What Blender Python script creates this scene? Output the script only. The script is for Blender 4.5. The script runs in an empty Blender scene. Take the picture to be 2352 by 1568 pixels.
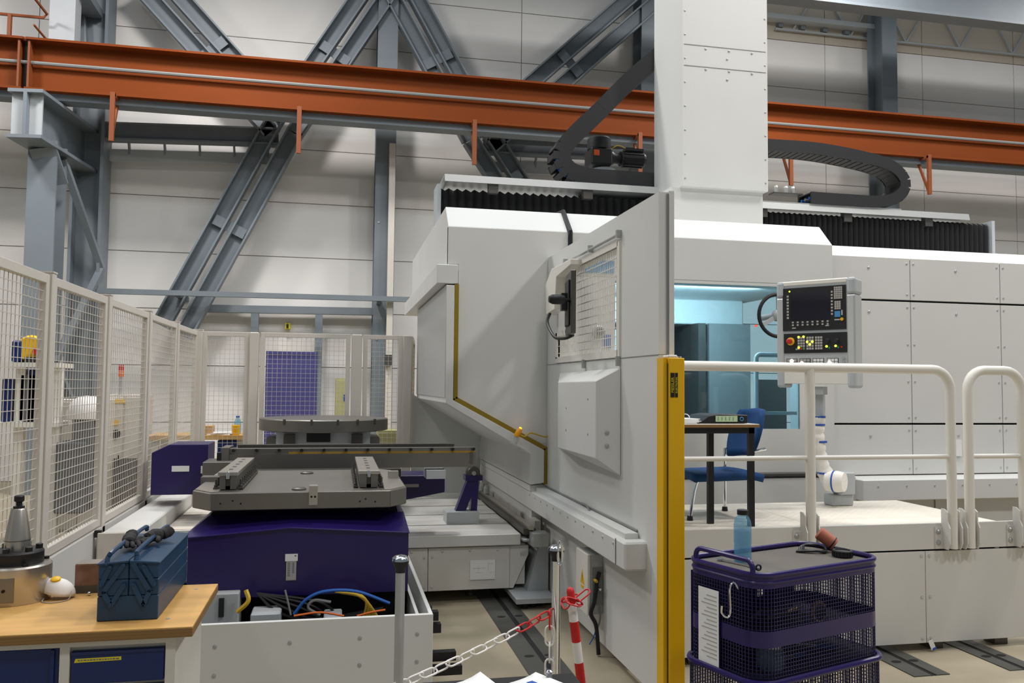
import bpy, bmesh, math, random
from mathutils import Vector, Matrix
random.seed(7)
scn = bpy.context.scene
COL = scn.collection

# ------------------------------------------------------------------ camera
cam_data = bpy.data.cameras.new('camera'); cam = bpy.data.objects.new('camera', cam_data); COL.objects.link(cam)
cam_data.sensor_width = 36.0; cam_data.lens = 36.0 * 1900.0 / 2352.0
cam_data.clip_start = 0.05; cam_data.clip_end = 200
_yaw, _pitch, _roll = math.radians(11.9), math.radians(3.05), math.radians(0.55)
_f = Vector((math.sin(_yaw)*math.cos(_pitch), math.cos(_yaw)*math.cos(_pitch), math.sin(_pitch)))
_r = Vector((math.cos(_yaw), -math.sin(_yaw), 0)); _u = _r.cross(_f)
_r2 = _r*math.cos(_roll) + _u*math.sin(_roll); _u2 = -_r*math.sin(_roll) + _u*math.cos(_roll)
cam.matrix_world = Matrix(((_r2.x, _u2.x, -_f.x, 0), (_r2.y, _u2.y, -_f.y, 0), (_r2.z, _u2.z, -_f.z, 1.7), (0, 0, 0, 1)))
scn.camera = cam
scn.view_settings.view_transform = 'Standard'; scn.view_settings.look = 'None'
scn.view_settings.gamma = 1.0; scn.view_settings.use_curve_mapping = False
scn.view_settings.exposure = 0.0

# ------------------------------------------------------------------ world and hall lamps
world = bpy.data.worlds.new('hall_ambient'); scn.world = world; world.use_nodes = True
bg = world.node_tree.nodes['Background']; bg.inputs['Color'].default_value = (0.82, 0.92, 1.0, 1); bg.inputs['Strength'].default_value = 0.20

def lamp(name, loc, target, power, sx, sy, col=(1, 0.962, 0.94)):
    d = bpy.data.lights.new(name, 'AREA'); d.energy = power; d.shape = 'RECTANGLE'; d.size = sx; d.size_y = sy; d.color = col
    o = bpy.data.objects.new(name, d); COL.objects.link(o); o.location = loc
    o.rotation_euler = (Vector(target) - Vector(loc)).to_track_quat('-Z', 'Y').to_euler()
    return o
LAMPS = [((-5.5, -2, 10.5), 100), ((1.5, -2, 10.5), 210), ((8.5, -2, 10.5), 360),
         ((-5.5, 4.5, 10.5), 120), ((2.4, 4.6, 10.5), 215), ((8.5, 4.0, 10.5), 520),
         ((-7.5, 10.2, 9.4), 420), ((-1.8, 10.8, 9.4), 400), ((7.6, 10.8, 9.4), 340), ((14.0, 10.2, 9.4), 260)]
for _l, _p in LAMPS:
    lamp('hall_lamp', _l, (_l[0], _l[1] + 0.001, 0), _p, 1.0, 1.0)
lamp('roof_light', (3.0, 7.0, 10.2), (3.0, 7.3, 0.0), 400, 18.0, 0.8, (0.78, 0.90, 1.0))

# ------------------------------------------------------------------ materials
def lin(c):
    return tuple(((v/255.0)/12.92 if v/255.0 <= 0.04045 else ((v/255.0+0.055)/1.055)**2.4) for v in c)
MATS = {}
def mat(name, rgb, rough=0.5, metal=0.0, var=0.0, scale=6.0, bump=0.0, bscale=40.0, spec=0.5, stretch=None, emit=None, es=1.0, alpha=None, trans=0.0, ior=1.45, coat=0.0):
    m = bpy.data.materials.new(name); m.use_nodes = True; nt = m.node_tree
    b = nt.nodes['Principled BSDF']; c = lin(rgb)
    b.inputs['Base Color'].default_value = (*c, 1); b.inputs['Roughness'].default_value = rough; b.inputs['Metallic'].default_value = metal
    b.inputs['Specular IOR Level'].default_value = spec; b.inputs['IOR'].default_value = ior; b.inputs['Coat Weight'].default_value = coat
    b.inputs['Transmission Weight'].default_value = trans
    if emit: b.inputs['Emission Color'].default_value = (*lin(emit), 1); b.inputs['Emission Strength'].default_value = es
    if var or bump:
        tc = nt.nodes.new('ShaderNodeTexCoord'); mp = nt.nodes.new('ShaderNodeMapping'); nt.links.new(tc.outputs['Object'], mp.inputs['Vector'])
        if stretch: mp.inputs['Scale'].default_value = stretch
    if var:
        n = nt.nodes.new('ShaderNodeTexNoise'); n.inputs['Scale'].default_value = scale; n.inputs['Detail'].default_value = 5; nt.links.new(mp.outputs['Vector'], n.inputs['Vector'])
        r = nt.nodes.new('ShaderNodeValToRGB'); r.color_ramp.elements[0].position = 0.3; r.color_ramp.elements[1].position = 0.7
        r.color_ramp.elements[0].color = (*[max(0, v*(1-var)) for v in c], 1); r.color_ramp.elements[1].color = (*[min(1, v*(1+var)) for v in c], 1)
        nt.links.new(n.outputs['Fac'], r.inputs['Fac']); nt.links.new(r.outputs['Color'], b.inputs['Base Color'])
    if bump:
        n2 = nt.nodes.new('ShaderNodeTexNoise'); n2.inputs['Scale'].default_value = bscale; nt.links.new(mp.outputs['Vector'], n2.inputs['Vector'])
        bp = nt.nodes.new('ShaderNodeBump'); bp.inputs['Strength'].default_value = bump; bp.inputs['Distance'].default_value = 0.01
        nt.links.new(n2.outputs['Fac'], bp.inputs['Height']); nt.links.new(bp.outputs['Normal'], b.inputs['Normal'])
    MATS[name] = m
    return m
PAINT = mat('machine_paint', (214, 214, 210), 0.42, var=0.02, scale=2)
PAINT2 = mat('platform_paint', (213, 211, 205), 0.45, var=0.04, scale=3, stretch=(1, 1, 0.3))
STAIN = mat('stained_paint', (196, 194, 186), 0.5, var=0.18, scale=3.0, stretch=(1, 1.6, 0.5))
RAILP = mat('handrail_paint', (226, 222, 212), 0.38)
FENCE = mat('fence_paint', (208, 201, 190), 0.45, var=0.02)
WALL = mat('wall_panel_paint', (230, 227, 222), 0.75, var=0.05, scale=0.6, bump=0.05, bscale=8)
WALLJ = mat('wall_joint', (186, 182, 176), 0.8)
STEEL = mat('grey_steel_paint', (120, 128, 134), 0.5, var=0.06, scale=2)
STEELL = mat('light_steel_paint', (176, 180, 182), 0.5, var=0.05, scale=2)
ORANGE = mat('crane_orange', (120, 58, 22), 0.6, spec=0.12, var=0.10, scale=0.9, stretch=(0.5, 1, 1))
ORANGED = mat('rust_orange', (128, 66, 28), 0.6)
CONC = mat('concrete_floor', (158, 148, 126), 0.75, var=0.14, scale=1.6, bump=0.08, bscale=30)
PLATE = mat('floor_plate_steel', (84, 84, 80), 0.5, 0.3, var=0.1, scale=4)
BLACK = mat('black_plastic', (26, 26, 28), 0.5)
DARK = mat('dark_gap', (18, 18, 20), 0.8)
BELLOW = mat('bellows_fabric', (36, 36, 38), 0.6)
RUBBER = mat('chain_plastic', (34, 34, 36), 0.55)
TRAYM = mat('tray_sheet_metal', (172, 173, 171), 0.45, 0.3)
ALU = mat('aluminium', (205, 206, 205), 0.35, 0.55)
CHROME = mat('chrome', (220, 222, 224), 0.12, 1.0)
GALV = mat('galvanised', (176, 178, 176), 0.4, 0.5, var=0.08, scale=8)
MACH = mat('machined_steel', (136, 133, 127), 0.36, 0.88, var=0.06, scale=3)
MACHL = mat('ground_steel', (190, 185, 176), 0.3, 0.85, var=0.05, scale=5)
MACHD = mat('dark_steel', (92, 90, 86), 0.42, 0.6, var=0.08, scale=6)
PURPLE = mat('purple_paint', (36, 24, 86), 0.27, var=0.03, scale=2, spec=0.5)
SHELF_SHADE = mat('shaded_shelf_purple', (20, 17, 36), 0.7)  # near-black purple: shade inside the trolley is put into the shelf colour
PURPM = mat('purple_wire_paint', (30, 26, 72), 0.5)
YELLOW = mat('safety_yellow', (236, 182, 6), 0.4, var=0.02)
YELD = mat('yellow_seal', (138, 116, 20), 0.6)
BRASS = mat('scale_brass', (178, 142, 62), 0.4, 0.5)
WOOD = mat('birch_ply_top', (206, 160, 92), 0.5, var=0.16, scale=2.2, stretch=(1, 6, 1))
PLYE = mat('ply_edge', (132, 100, 58), 0.7, var=0.2, scale=3, stretch=(0.4, 1, 60))
BENCH = mat('bench_paint', (206, 202, 192), 0.5, var=0.04, scale=4)
BLUED = mat('drawer_blue', (10, 36, 90), 0.4)
TBLUE = mat('toolbox_blue', (34, 64, 92), 0.38, var=0.12, scale=9)
TAPE = mat('label_tape', (212, 196, 40), 0.5)
PAPER = mat('paper', (234, 234, 232), 0.7)
INK = mat('ink_grey', (110, 110, 112), 0.7)
RED = mat('signal_red', (196, 34, 32), 0.45, var=0.08, scale=8)
WHITEP = mat('white_plastic', (232, 228, 222), 0.45, var=0.05, scale=9)
CHAIRB = mat('chair_blue_fabric', (14, 62, 112), 0.85, bump=0.1, bscale=200)
TABLEB = mat('black_tube', (24, 26, 28), 0.45)
LAMIN = mat('table_laminate', (186, 178, 164), 0.5)
GREENL = mat('green_label', (186, 212, 172), 0.6)
BOTTLE = mat('bottle_blue', (128, 180, 206), 0.12, trans=0.72, ior=1.25)
BOTTLEC = mat('bottle_clear', (190, 215, 230), 0.12, trans=0.7, ior=1.2)
SCREEN = mat('dark_screen', (22, 22, 34), 0.12)
KEYS = mat('key_grey', (172, 168, 162), 0.6)
LEDY = mat('led_yellow', (220, 230, 60), 0.4, emit=(220, 240, 60), es=2.5)
LEDW = mat('led_white', (255, 250, 230), 0.4, emit=(255, 246, 220), es=6.0)
LEDR = mat('led_red', (240, 60, 40), 0.4, emit=(255, 50, 30), es=4.0)
LEDA = mat('led_amber', (250, 170, 20), 0.4, emit=(255, 170, 20), es=3.0)
BEACON = mat('amber_lens', (240, 170, 20), 0.3, trans=0.2)
RUSTY = mat('rusty_block', (128, 96, 76), 0.6, 0.3, var=0.4, scale=14)
BROWNC = mat('brown_cup', (170, 98, 76), 0.6)
MAT_TOP = mat('trolley_rubber_mat', (92, 87, 80), 0.8, var=0.06)
OLIVE = mat('olive_cabinet', (170, 166, 118), 0.6)
PURBOARD = mat('violet_board', (80, 78, 138), 0.6)
CABLEY = mat('yellow_cable', (196, 160, 40), 0.5)
CABLEB = mat('blue_hose', (30, 90, 170), 0.45)
CABLEG = mat('grey_cable', (130, 132, 130), 0.5)
CABLEO = mat('orange_cable', (214, 104, 34), 0.5)
CABLEK = mat('black_cable', (28, 28, 30), 0.5)
SLEEVE = mat('white_sleeve', (232, 228, 220), 0.7, var=0.04, scale=30, bump=0.2, bscale=60)
BLUET = mat('blue_tape', (40, 86, 168), 0.5)
GLOVE = mat('black_glove', (44, 42, 42), 0.85, bump=0.3, bscale=120)
KRAFT = mat('cardboard', (186, 150, 104), 0.8)
SKYB = mat('blue_stripe', (70, 140, 190), 0.5)
COAT = mat('grey_machine_cover', (96, 98, 100), 0.7)
MATPRINT = mat('orange_print', (226, 96, 36), 0.6)
INTER = mat('machine_interior_steel', (176, 186, 190), 0.4, 0.3)
DECK = mat('tread_plate', (222, 214, 200), 0.5, 0.1)
def _deck():
    nt = DECK.node_tree; b = nt.nodes['Principled BSDF']
    tc = nt.nodes.new('ShaderNodeTexCoord'); mp = nt.nodes.new('ShaderNodeMapping'); mp.inputs['Rotation'].default_value = (0, 0, 0.78); mp.inputs['Scale'].default_value = (22, 22, 22)
    ch = nt.nodes.new('ShaderNodeTexVoronoi'); ch.inputs['Scale'].default_value = 1.0; ch.inputs['Randomness'].default_value = 0.15
    nt.links.new(tc.outputs['Object'], mp.inputs['Vector']); nt.links.new(mp.outputs['Vector'], ch.inputs['Vector'])
    bp = nt.nodes.new('ShaderNodeBump'); bp.inputs['Strength'].default_value = 0.5; bp.inputs['Distance'].default_value = 0.01; bp.invert = True
    nt.links.new(ch.outputs['Distance'], bp.inputs['Height']); nt.links.new(bp.outputs['Normal'], b.inputs['Normal'])
_deck()
def glass_mat(name, tint, rough=0.0):
    m = bpy.data.materials.new(name); m.use_nodes = True; nt = m.node_tree; nt.nodes.clear()
    o = nt.nodes.new('ShaderNodeOutputMaterial'); mix = nt.nodes.new('ShaderNodeMixShader'); t = nt.nodes.new('ShaderNodeBsdfTransparent'); g = nt.nodes.new('ShaderNodeBsdfGlossy')
    fr = nt.nodes.new('ShaderNodeFresnel'); fr.inputs['IOR'].default_value = 1.5; t.inputs['Color'].default_value = (*tint, 1); g.inputs['Roughness'].default_value = rough
    nt.links.new(fr.outputs['Fac'], mix.inputs['Fac']); nt.links.new(t.outputs['BSDF'], mix.inputs[1]); nt.links.new(g.outputs['BSDF'], mix.inputs[2]); nt.links.new(mix.outputs['Shader'], o.inputs['Surface'])
    return m
def clear_plastic(m, tint, fac):
    nt = m.node_tree; b = nt.nodes['Principled BSDF']; b.inputs['Transmission Weight'].default_value = 0; o = nt.nodes['Material Output']
    t = nt.nodes.new('ShaderNodeBsdfTransparent'); t.inputs['Color'].default_value = (*tint, 1); mx = nt.nodes.new('ShaderNodeMixShader'); mx.inputs['Fac'].default_value = fac
    nt.links.new(t.outputs['BSDF'], mx.inputs[1]); nt.links.new(b.outputs['BSDF'], mx.inputs[2]); nt.links.new(mx.outputs['Shader'], o.inputs['Surface'])
clear_plastic(BOTTLE, (0.70, 0.86, 0.94), 0.30); clear_plastic(BOTTLEC, (0.85, 0.93, 0.97), 0.22)
WALLT = mat('translucent_wall_sheet', (196, 186, 170), 0.7, var=0.05, scale=1)
GLASS = glass_mat('blue_safety_glass', (0.62, 0.80, 0.88), 0.02)

# ------------------------------------------------------------------ mesh helpers
WL = {}
def wl(o): return WL.get(o.name, Vector((0, 0, 0)))
class MB:
    def __init__(s): s.v = []; s.f = []
    def add(s, vs, fs):
        k = len(s.v); s.v += [Vector(p) for p in vs]; s.f += [tuple(i+k for i in q) for q in fs]; return s
    def box(s, x0, y0, z0, x1, y1, z1):
        x0, x1 = min(x0, x1), max(x0, x1); y0, y1 = min(y0, y1), max(y0, y1); z0, z1 = min(z0, z1), max(z0, z1)
        return s.add([(x0,y0,z0),(x1,y0,z0),(x1,y1,z0),(x0,y1,z0),(x0,y0,z1),(x1,y0,z1),(x1,y1,z1),(x0,y1,z1)],
              [(0,3,2,1),(4,5,6,7),(0,1,5,4),(1,2,6,5),(2,3,7,6),(3,0,4,7)])
    def obox(s, c, sz, rz=0.0, rx=0.0, ry=0.0):
        R = Matrix.Rotation(rz, 3, 'Z') @ Matrix.Rotation(ry, 3, 'Y') @ Matrix.Rotation(rx, 3, 'X'); h = Vector(sz)/2; c = Vector(c)
        P = [c + R @ Vector((a*h.x, b*h.y, d*h.z)) for d in (-1, 1) for a, b in ((-1,-1),(1,-1),(1,1),(-1,1))]
        return s.add(P, [(0,3,2,1),(4,5,6,7),(0,1,5,4),(1,2,6,5),(2,3,7,6),(3,0,4,7)])
    def prism(s, poly, ext):
        e = Vector(ext); n = len(poly); P = [Vector(p) for p in poly]
        nrm = Vector((0,0,0))
        for i in range(n): nrm += P[i].cross(P[(i+1) % n])
        if nrm.dot(e) > 0: P = P[::-1]
        fs = [tuple(range(n)), tuple(range(2*n-1, n-1, -1))] + [(i, i+n, (i+1) % n + n, (i+1) % n) for i in range(n)]
        return s.add(P + [p+e for p in P], [tuple(f) for f in fs])
    def beam(s, p, q, w, h, up=(0, 0, 1)):   # rectangular bar from p to q; w sideways, h along up
        p, q = Vector(p), Vector(q); d = (q-p).normalized(); u = Vector(up); a = d.cross(u).normalized(); u = a.cross(d).normalized()
        o = [a*(w/2)*i + u*(h/2)*j for i, j in ((-1,-1),(1,-1),(1,1),(-1,1))]
        return s.add([p+t for t in o] + [q+t for t in o], [(0,3,2,1),(4,5,6,7),(0,1,5,4),(1,2,6,5),(2,3,7,6),(3,0,4,7)])
    def prof(s, pts, p, q, up=(0, 0, 1)):    # 2-D outline swept from p to q
        p, q = Vector(p), Vector(q); d = (q-p).normalized(); a = d.cross(Vector(up)).normalized(); u = a.cross(d).normalized()
        return s.prism([p + a*i + u*j for i, j in pts], q-p)
    def tube(s, path, r, n=8, closed=False, rs=None):
        P = [Vector(p) for p in path]; m = len(P); ups = None; rings = []
        for i in range(m):
            if closed: d = P[(i+1) % m] - P[i-1]
            else: d = P[min(i+1, m-1)] - P[max(i-1, 0)]
            d.normalize()
            if ups is None: ups = Vector((0,0,1)) if abs(d.z) < 0.9 else Vector((1,0,0))
            a = d.cross(ups).normalized(); ups = a.cross(d).normalized(); rr = rs[i] if rs else r
            rings.append([P[i] + (a*math.cos(t) + ups*math.sin(t))*rr for t in [2*math.pi*k/n for k in range(n)]])
        vs = [p for g in rings for p in g]; fs = []
        for i in range(m if closed else m-1):
            j = (i+1) % m
            fs += [(i*n+k, i*n+(k+1) % n, j*n+(k+1) % n, j*n+k) for k in range(n)]
        if not closed: fs += [tuple(range(n-1, -1, -1)), tuple(range((m-1)*n, m*n))]
        return s.add(vs, fs)
    def lathe(s, prof, c, n=24, axis='Z', sy=1.0, R=None):
        c = Vector(c); vs = []; fs = []
        for r, z in prof:
            for k in range(n):
                t = 2*math.pi*k/n; x, y = r*math.cos(t), r*math.sin(t)*sy
                p = Vector((x, y, z)) if axis == 'Z' else (Vector((z, x, y)) if axis == 'X' else Vector((y, z, x)))
                vs.append(c + (R @ p if R else p))
        m = len(prof)
        for i in range(m-1): fs += [(i*n+k, i*n+(k+1) % n, (i+1)*n+(k+1) % n, (i+1)*n+k) for k in range(n)]
        fs += [tuple(range(n-1, -1, -1)), tuple(range((m-1)*n, m*n))]
        return s.add(vs, fs)
    def mesh(s, name, m, org, smooth):
        me = bpy.data.meshes.new(name); o = Vector(org)
        me.from_pydata([tuple(p-o) for p in s.v], [], s.f)
        bm = bmesh.new(); bm.from_mesh(me); bmesh.ops.recalc_face_normals(bm, faces=bm.faces); bm.to_mesh(me); bm.free()
        if smooth:
            me.polygons.foreach_set('use_smooth', [True]*len(me.polygons))
            me.set_sharp_from_angle(angle=math.radians(40))
        me.materials.append(m); me.update()
        return me
    def build(s, name, m, parent=None, bevel=0.0, smooth=False, stuff=False, label=None, seg=1):
        org = wl(parent) if parent else Vector((0,0,0))
        o = bpy.data.objects.new(name, s.mesh(name, m, org, smooth)); COL.objects.link(o)
        if parent: o.parent = parent; WL[o.name] = org
        if bevel:
            b = o.modifiers.new('bevel', 'BEVEL'); b.width = bevel; b.segments = seg; b.limit_method = 'ANGLE'
        if stuff: o['kind'] = 'stuff'
        if label: o['label'] = label
        return o
    def solo(s, name, m, label, cat, group=None, bevel=0.0, smooth=False, seg=1, kind=None):
        xs = [p.x for p in s.v]; ys = [p.y for p in s.v]; zs = [p.z for p in s.v]
        org = Vector(((min(xs)+max(xs))/2, (min(ys)+max(ys))/2, min(zs)))
        o = bpy.data.objects.new(name, s.mesh(name, m, org, smooth)); COL.objects.link(o); o.location = org; WL[o.name] = org
        if bevel:
            b = o.modifiers.new('bevel', 'BEVEL'); b.width = bevel; b.segments = seg; b.limit_method = 'ANGLE'
        if label: o['label'] = label
        if cat: o['category'] = cat
        if group: o['group'] = group
        if kind: o['kind'] = kind
        return o
def thing(name, label, cat, loc, group=None):
    o = bpy.data.objects.new(name, None); COL.objects.link(o); o.location = loc; o.empty_display_size = 0.1; WL[o.name] = Vector(loc)
    o['label'] = label; o['category'] = cat
    if group: o['group'] = group
    return o
def struct(mb, name, m, **k): return mb.solo(name, m, None, None, kind='structure', **k)
def bx(*a): return MB().box(*a)
def arc(c, r, a0, a1, n, ax, ay):
    c = Vector(c); ax = Vector(ax); ay = Vector(ay)
    return [c + ax*(r*math.cos(math.radians(a0+(a1-a0)*i/n))) + ay*(r*math.sin(math.radians(a0+(a1-a0)*i/n))) for i in range(n+1)]
def piece(name, me, loc, parent, rot=None):
    o = bpy.data.objects.new(name, me); COL.objects.link(o); o.parent = parent; o.location = Vector(loc) - wl(parent); WL[o.name] = Vector(loc)
    if rot is not None: o.rotation_euler = rot
    return o
def studs(mb, pts, r=0.012, h=0.006, axis='Y', s=-1):
    for p in pts:
        mb.lathe([(r, 0), (r*0.9, h*s*0.7), (r*0.4, h*s)], p, 8, axis)
    return mb
def text_mesh(txt, size, m, name, parent, loc, rot, depth=0.0008):
    cu = bpy.data.curves.new('t', 'FONT'); cu.body = txt; cu.size = size; cu.extrude = depth; cu.align_x = 'CENTER'; cu.align_y = 'CENTER'
    to = bpy.data.objects.new('t', cu); COL.objects.link(to); bpy.context.view_layer.update()
    me = bpy.data.meshes.new_from_object(to.evaluated_get(bpy.context.evaluated_depsgraph_get())); bpy.data.objects.remove(to)
    me.materials.clear(); me.materials.append(m)
    return piece(name, me, loc, parent, rot)

# ================================================================== FLOOR
floor = struct(bx(-12, -3, -0.25, 20, 16.2, 0.0), 'floor', CONC)
def floor_strip(x0, x1, slot, y0, y1, label):
    t = thing('floor_rail', label, 'floor rail', ((x0+x1)/2, (y0+y1)/2, 0), 'steel clamping rails set in the floor')
    bx(x0, y0, 0.0, slot-0.018, y1, 0.006).build('rail_plate', PLATE, t)
    bx(slot+0.018, y0, 0.0, x1, y1, 0.006).build('rail_plate', PLATE, t)
    bx(slot-0.018, y0, 0.0, slot+0.018, y1, 0.002).build('slot', DARK, t)
    h = MB(); y = y0+0.25
    while y < y1-0.1:
        for c in ((x0+slot)/2, (slot+x1)/2): h.lathe([(0.032, 0.0061), (0.032, 0.0075)], (c, y, 0), 12, sy=0.7)
        y += 0.9
    h.build('bolt_hole', DARK, t, stuff=True)
floor_strip(1.14, 1.40, 1.29, 3.1, 9.5, 'grey floor rail with a slot running under the machine bed')
floor_strip(3.3771, 3.6206, 3.5111, 4.3908, 6.4, 'grey slotted floor rail end left of the hanging white tag')
floor_strip(4.0299, 4.0299+0.22, 4.0299+0.11, 4.3797, 6.4, 'grey slotted floor rail at the lower right corner')

# ================================================================== BACK WALL
wall = struct(bx(-10, 15.53, 0, 20, 15.8, 11), 'wall_back', WALLJ)
_xs = [-10, -5.2, 0.82, 3.4, 5.75, 8.0, 10.0, 12.36, 14.7, 17.0, 20]
for i in range(len(_xs)-1):
    for r in range(11):
        bx(_xs[i]+0.008, 15.5, r*1.0+0.008, _xs[i+1]-0.008, 15.56, r*1.0+0.992).build('wall_panel', WALLT if (r >= 9 and i > 3) else WALL, wall)

# ================================================================== STEEL FRAME AT THE WALL
def hprof(w, h, t): # flange width w sideways, depth h
    a, b = w/2, h/2
    return [(-a,-b),(a,-b),(a,-b+t),(t/2,-b+t),(t/2,b-t),(a,b-t),(a,b),(-a,b),(-a,b-t),(-t/2,b-t),(-t/2,-b+t),(-a,-b+t)]
def uprof(w, h, t, s=1):
    a, b = w/2, h/2
    q = [(-a, -b), (a, -b), (a, b), (-a, b), (-a, b-t), (a-t, b-t), (a-t, -b+t), (-a, -b+t)]
    return [(x*s, y) for x, y in q]
def column(x, y, z0, z1, w, d, label, m=STEEL, name='steel_column'):
    t = thing(name, label, 'column', (x, y, z0), 'steel columns along the wall')
    MB().prof(hprof(w, d, 0.035), (x, y, z0), (x, y, z1), up=(0, 1, 0)).build('h_section', m, t)
    b = MB(); studs(b, [(x+s*w*0.3, y-d/2, z) for z in (z0+0.6, z0+2.5, z0+4.6) for s in (-1, 1)], 0.02, 0.02)
    b.build('bolt', STEELL, t, stuff=True)
    return t
column(0.7803, 15.15, 0, 10.6, 0.36, 0.5, 'grey wall column where the two long braces meet at the top')
column(5.8299, 15.15, 0, 10.6, 0.34, 0.5, 'grey wall column half hidden left of the white tower')
column(11.0054, 15.0, 0, 10.6, 0.34, 0.5, 'dark grey wall column right of the white tower')
YB = 14.9
def brace(p, q, label, w=0.29, gap=0.11):
    p, q = Vector((p[0], YB, p[2])), Vector((q[0], YB, q[2])); d = (q-p).normalized(); n = Vector((d.z, 0, -d.x))
    t = thing('diagonal_brace', label, 'brace', tuple((p+q)/2), 'double steel braces on the wall')
    o = (w+gap)/2
    for s in (-1, 1):
        MB().prof([(i, j) for i, j in uprof(0.2, w, 0.03)], p+n*o*s, q+n*o*s, up=tuple(n)).build('channel', STEEL, t)
    L = (q-p).length; k = max(2, int(L/2.2))
    for i in range(1, k):
        c = p + d*(L*i/k); MB().beam(c-n*(o+w*0.3), c+n*(o+w*0.3), 0.18, 0.02, up=(0, 1, 0)).build('batten', STEEL, t)
    return t
brace((-2.7584, 14.9000, 2.5686), (-0.9876, 14.9000, 6.2279), 'lower diagonal brace leaning from the mesh fence up to the orange beam')
brace((-0.9876, 14.9000, 6.2279), (0.6738, 14.9000, 9.0136), 'upper diagonal brace rising right from the orange beam to the top edge')
brace((-1.0995, 14.9000, 6.2584), (-3.3981, 14.9000, 8.7094), 'diagonal brace at the upper left above the orange beam')
brace((0.9099, 14.9000, 9.0402), (2.4764, 14.9000, 6.3241), 'diagonal brace falling from the wall column down to the black cable chain')
brace((2.4764, 14.9000, 6.3241), (3.6095, 14.9000, 4.6723), 'short brace piece below the orange beam beside the black bellows')
brace((5.8930, 14.9000, 9.4258), (2.5591, 14.9000, 6.2483), 'diagonal brace passing behind the black cable chain')
def tie(p, q, label, h=0.3):
    p, q = Vector(p), Vector(q)
    t = thing('horizontal_tie', label, 'steel beam', tuple((p+q)/2), 'horizontal wall ties')
    MB().prof(hprof(0.22, h, 0.03), p, q).build('h_section', STEEL, t)
    g = Vector((0, 0.25, -0.33)); MB().prof(uprof(0.08, 0.2, 0.02), p+g, q+g).build('lower_channel', STEELL, t)
    for i in range(5):
        c = p.lerp(q, (i+0.5)/5); MB().beam(c+Vector((0.1, 0.1, 0)), c+Vector((0.1, 0.25, -0.3)), 0.08, 0.03, up=(1, 0, 0)).build('bracket', STEEL, t)
tie((-3.9902, 15.0000, 5.9357), (-1.1011, 15.0000, 6.0465), 'horizontal steel tie between left column and the brace node')
tie((2.5777, 15.0000, 6.1553), (5.7548, 15.0000, 6.2318), 'horizontal steel tie behind the black geared motor')
t = thing('rail_tube', 'long thin grey horizontal rail above the mesh fence', 'rail', (-1.3999, 14.6000, 3.2114))
MB().beam((-3.8620, 14.6000, 3.1820), (1.2780, 14.6000, 3.1975), 0.1, 0.085).build('bar', STEEL, t)
for px in (400, 860): bx(-2.6816 if px == 400 else 0.6569, 14.6, 3.1698-0.04, (-2.6816 if px == 400 else 0.6569)+0.08, 15.5, 3.1698+0.04).build('wall_arm', STEEL, t)
# door frame on the wall
t = thing('wall_frame', 'grey steel door frame on the wall behind the mesh gate', 'frame', (-0.8536, 15.3000, 1.0825))
MB().beam((-2.4131, 15.3000, 2.9999), (0.7381, 15.3000, 3.0262), 0.14, 0.13).build('lintel', STEEL, t)
for a, b in (((-1.4516, 15.3000, 2.9653), (-1.3800, 15.3000, 0.6986)), ((-0.3427, 15.3000, 2.9962), (-0.2782, 15.3000, 0.6940)), ((0.6908, 15.3000, 3.0249), (0.7486, 15.3000, 0.6898))):
    MB().beam(a, (a[0], a[1], 0.0), 0.13, 0.13, up=(0, 1, 0)).build('jamb', STEEL, t)
t = thing('wall_socket', 'small yellow and black switch box on the wall above the gate', 'switch', (-0.8964, 15.4000, 2.6821))
bx(-0.9367, 15.38, 2.6812, -0.8456, 15.5, 2.7834).build('housing', TAPE, t)
bx(-0.9136, 15.36, 2.6969, -0.8760, 15.38, 2.7677).build('switch_face', BLACK, t)

# left crane column with its corbel
xa, xb = -4.6629, -4.2587
t = thing('crane_column', 'big grey crane column with a corbel left of the braces', 'column', ((xa+xb)/2, 14.2, 0))
MB().prof(hprof(xb-xa, 0.5, 0.05), ((xa+xb)/2, 13.9, 0), ((xa+xb)/2, 13.9, 5.3739), up=(0, 1, 0)).build('front_leg', STEEL, t)
xc, xd = -4.4180, -3.9223
MB().prof(hprof(xd-xc, 0.5, 0.05), ((xc+xd)/2, 15.1, 0), ((xc+xd)/2, 15.1, 10.6), up=(1, 0, 0)).build('rear_leg', STEEL, t)
xm = (xa+xb)/2+0.1
for i, (za, zb) in enumerate(((0.4, 2.0), (2.0, 3.6), (3.6, 5.2))):
    y0, y1 = (14.1, 14.95) if i % 2 else (14.95, 14.1)
    MB().beam(((xa+xb)/2 + (0.55 if y0 > 14.5 else 0.15), y0, za), ((xa+xb)/2 + (0.55 if y1 > 14.5 else 0.15), y1, zb), 0.1, 0.1, up=(1, 0, 0)).build('lacing_bar', STEEL, t)
zt = 5.9681; z1 = 5.2413; cxa, cxb = -4.7311, -4.3596
cb = MB().prof(hprof(cxb-cxa+0.12, zt-z1, 0.05), ((cxa+cxb)/2, 13.1, (zt+z1)/2), ((cxa+cxb)/2+0.25, 15.2, (zt+z1)/2)).build('corbel', STEEL, t)
bx(cxa-0.02, 13.2, z1+0.05, cxb+0.02, 13.24, zt-0.05).build('end_stiffener', STEELL, t)
MB().beam(((cxa+cxb)/2+0.1, 13.6, z1), ((cxa+cxb)/2+0.2, 13.9, z1-0.5), cxb-cxa, 0.06, up=(0, 1, 0)).build('haunch', STEEL, t)
bx(-4.5731, 14.05, 6.99, -4.1989, 14.35, 10.6).build('upper_post', STEELL, t)
MB().beam((-4.2804, 15.0, 6.8), (-4.4869, 15.0, 9.2), 0.12, 0.12, up=(0, 1, 0)).build('upper_lacing', STEEL, t)
for z in (6.9, 7.9, 8.7): bx(-4.3801, 14.1, z, -4.0511, 15.0, z+0.14).build('cross_tie', STEEL, t)

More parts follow.
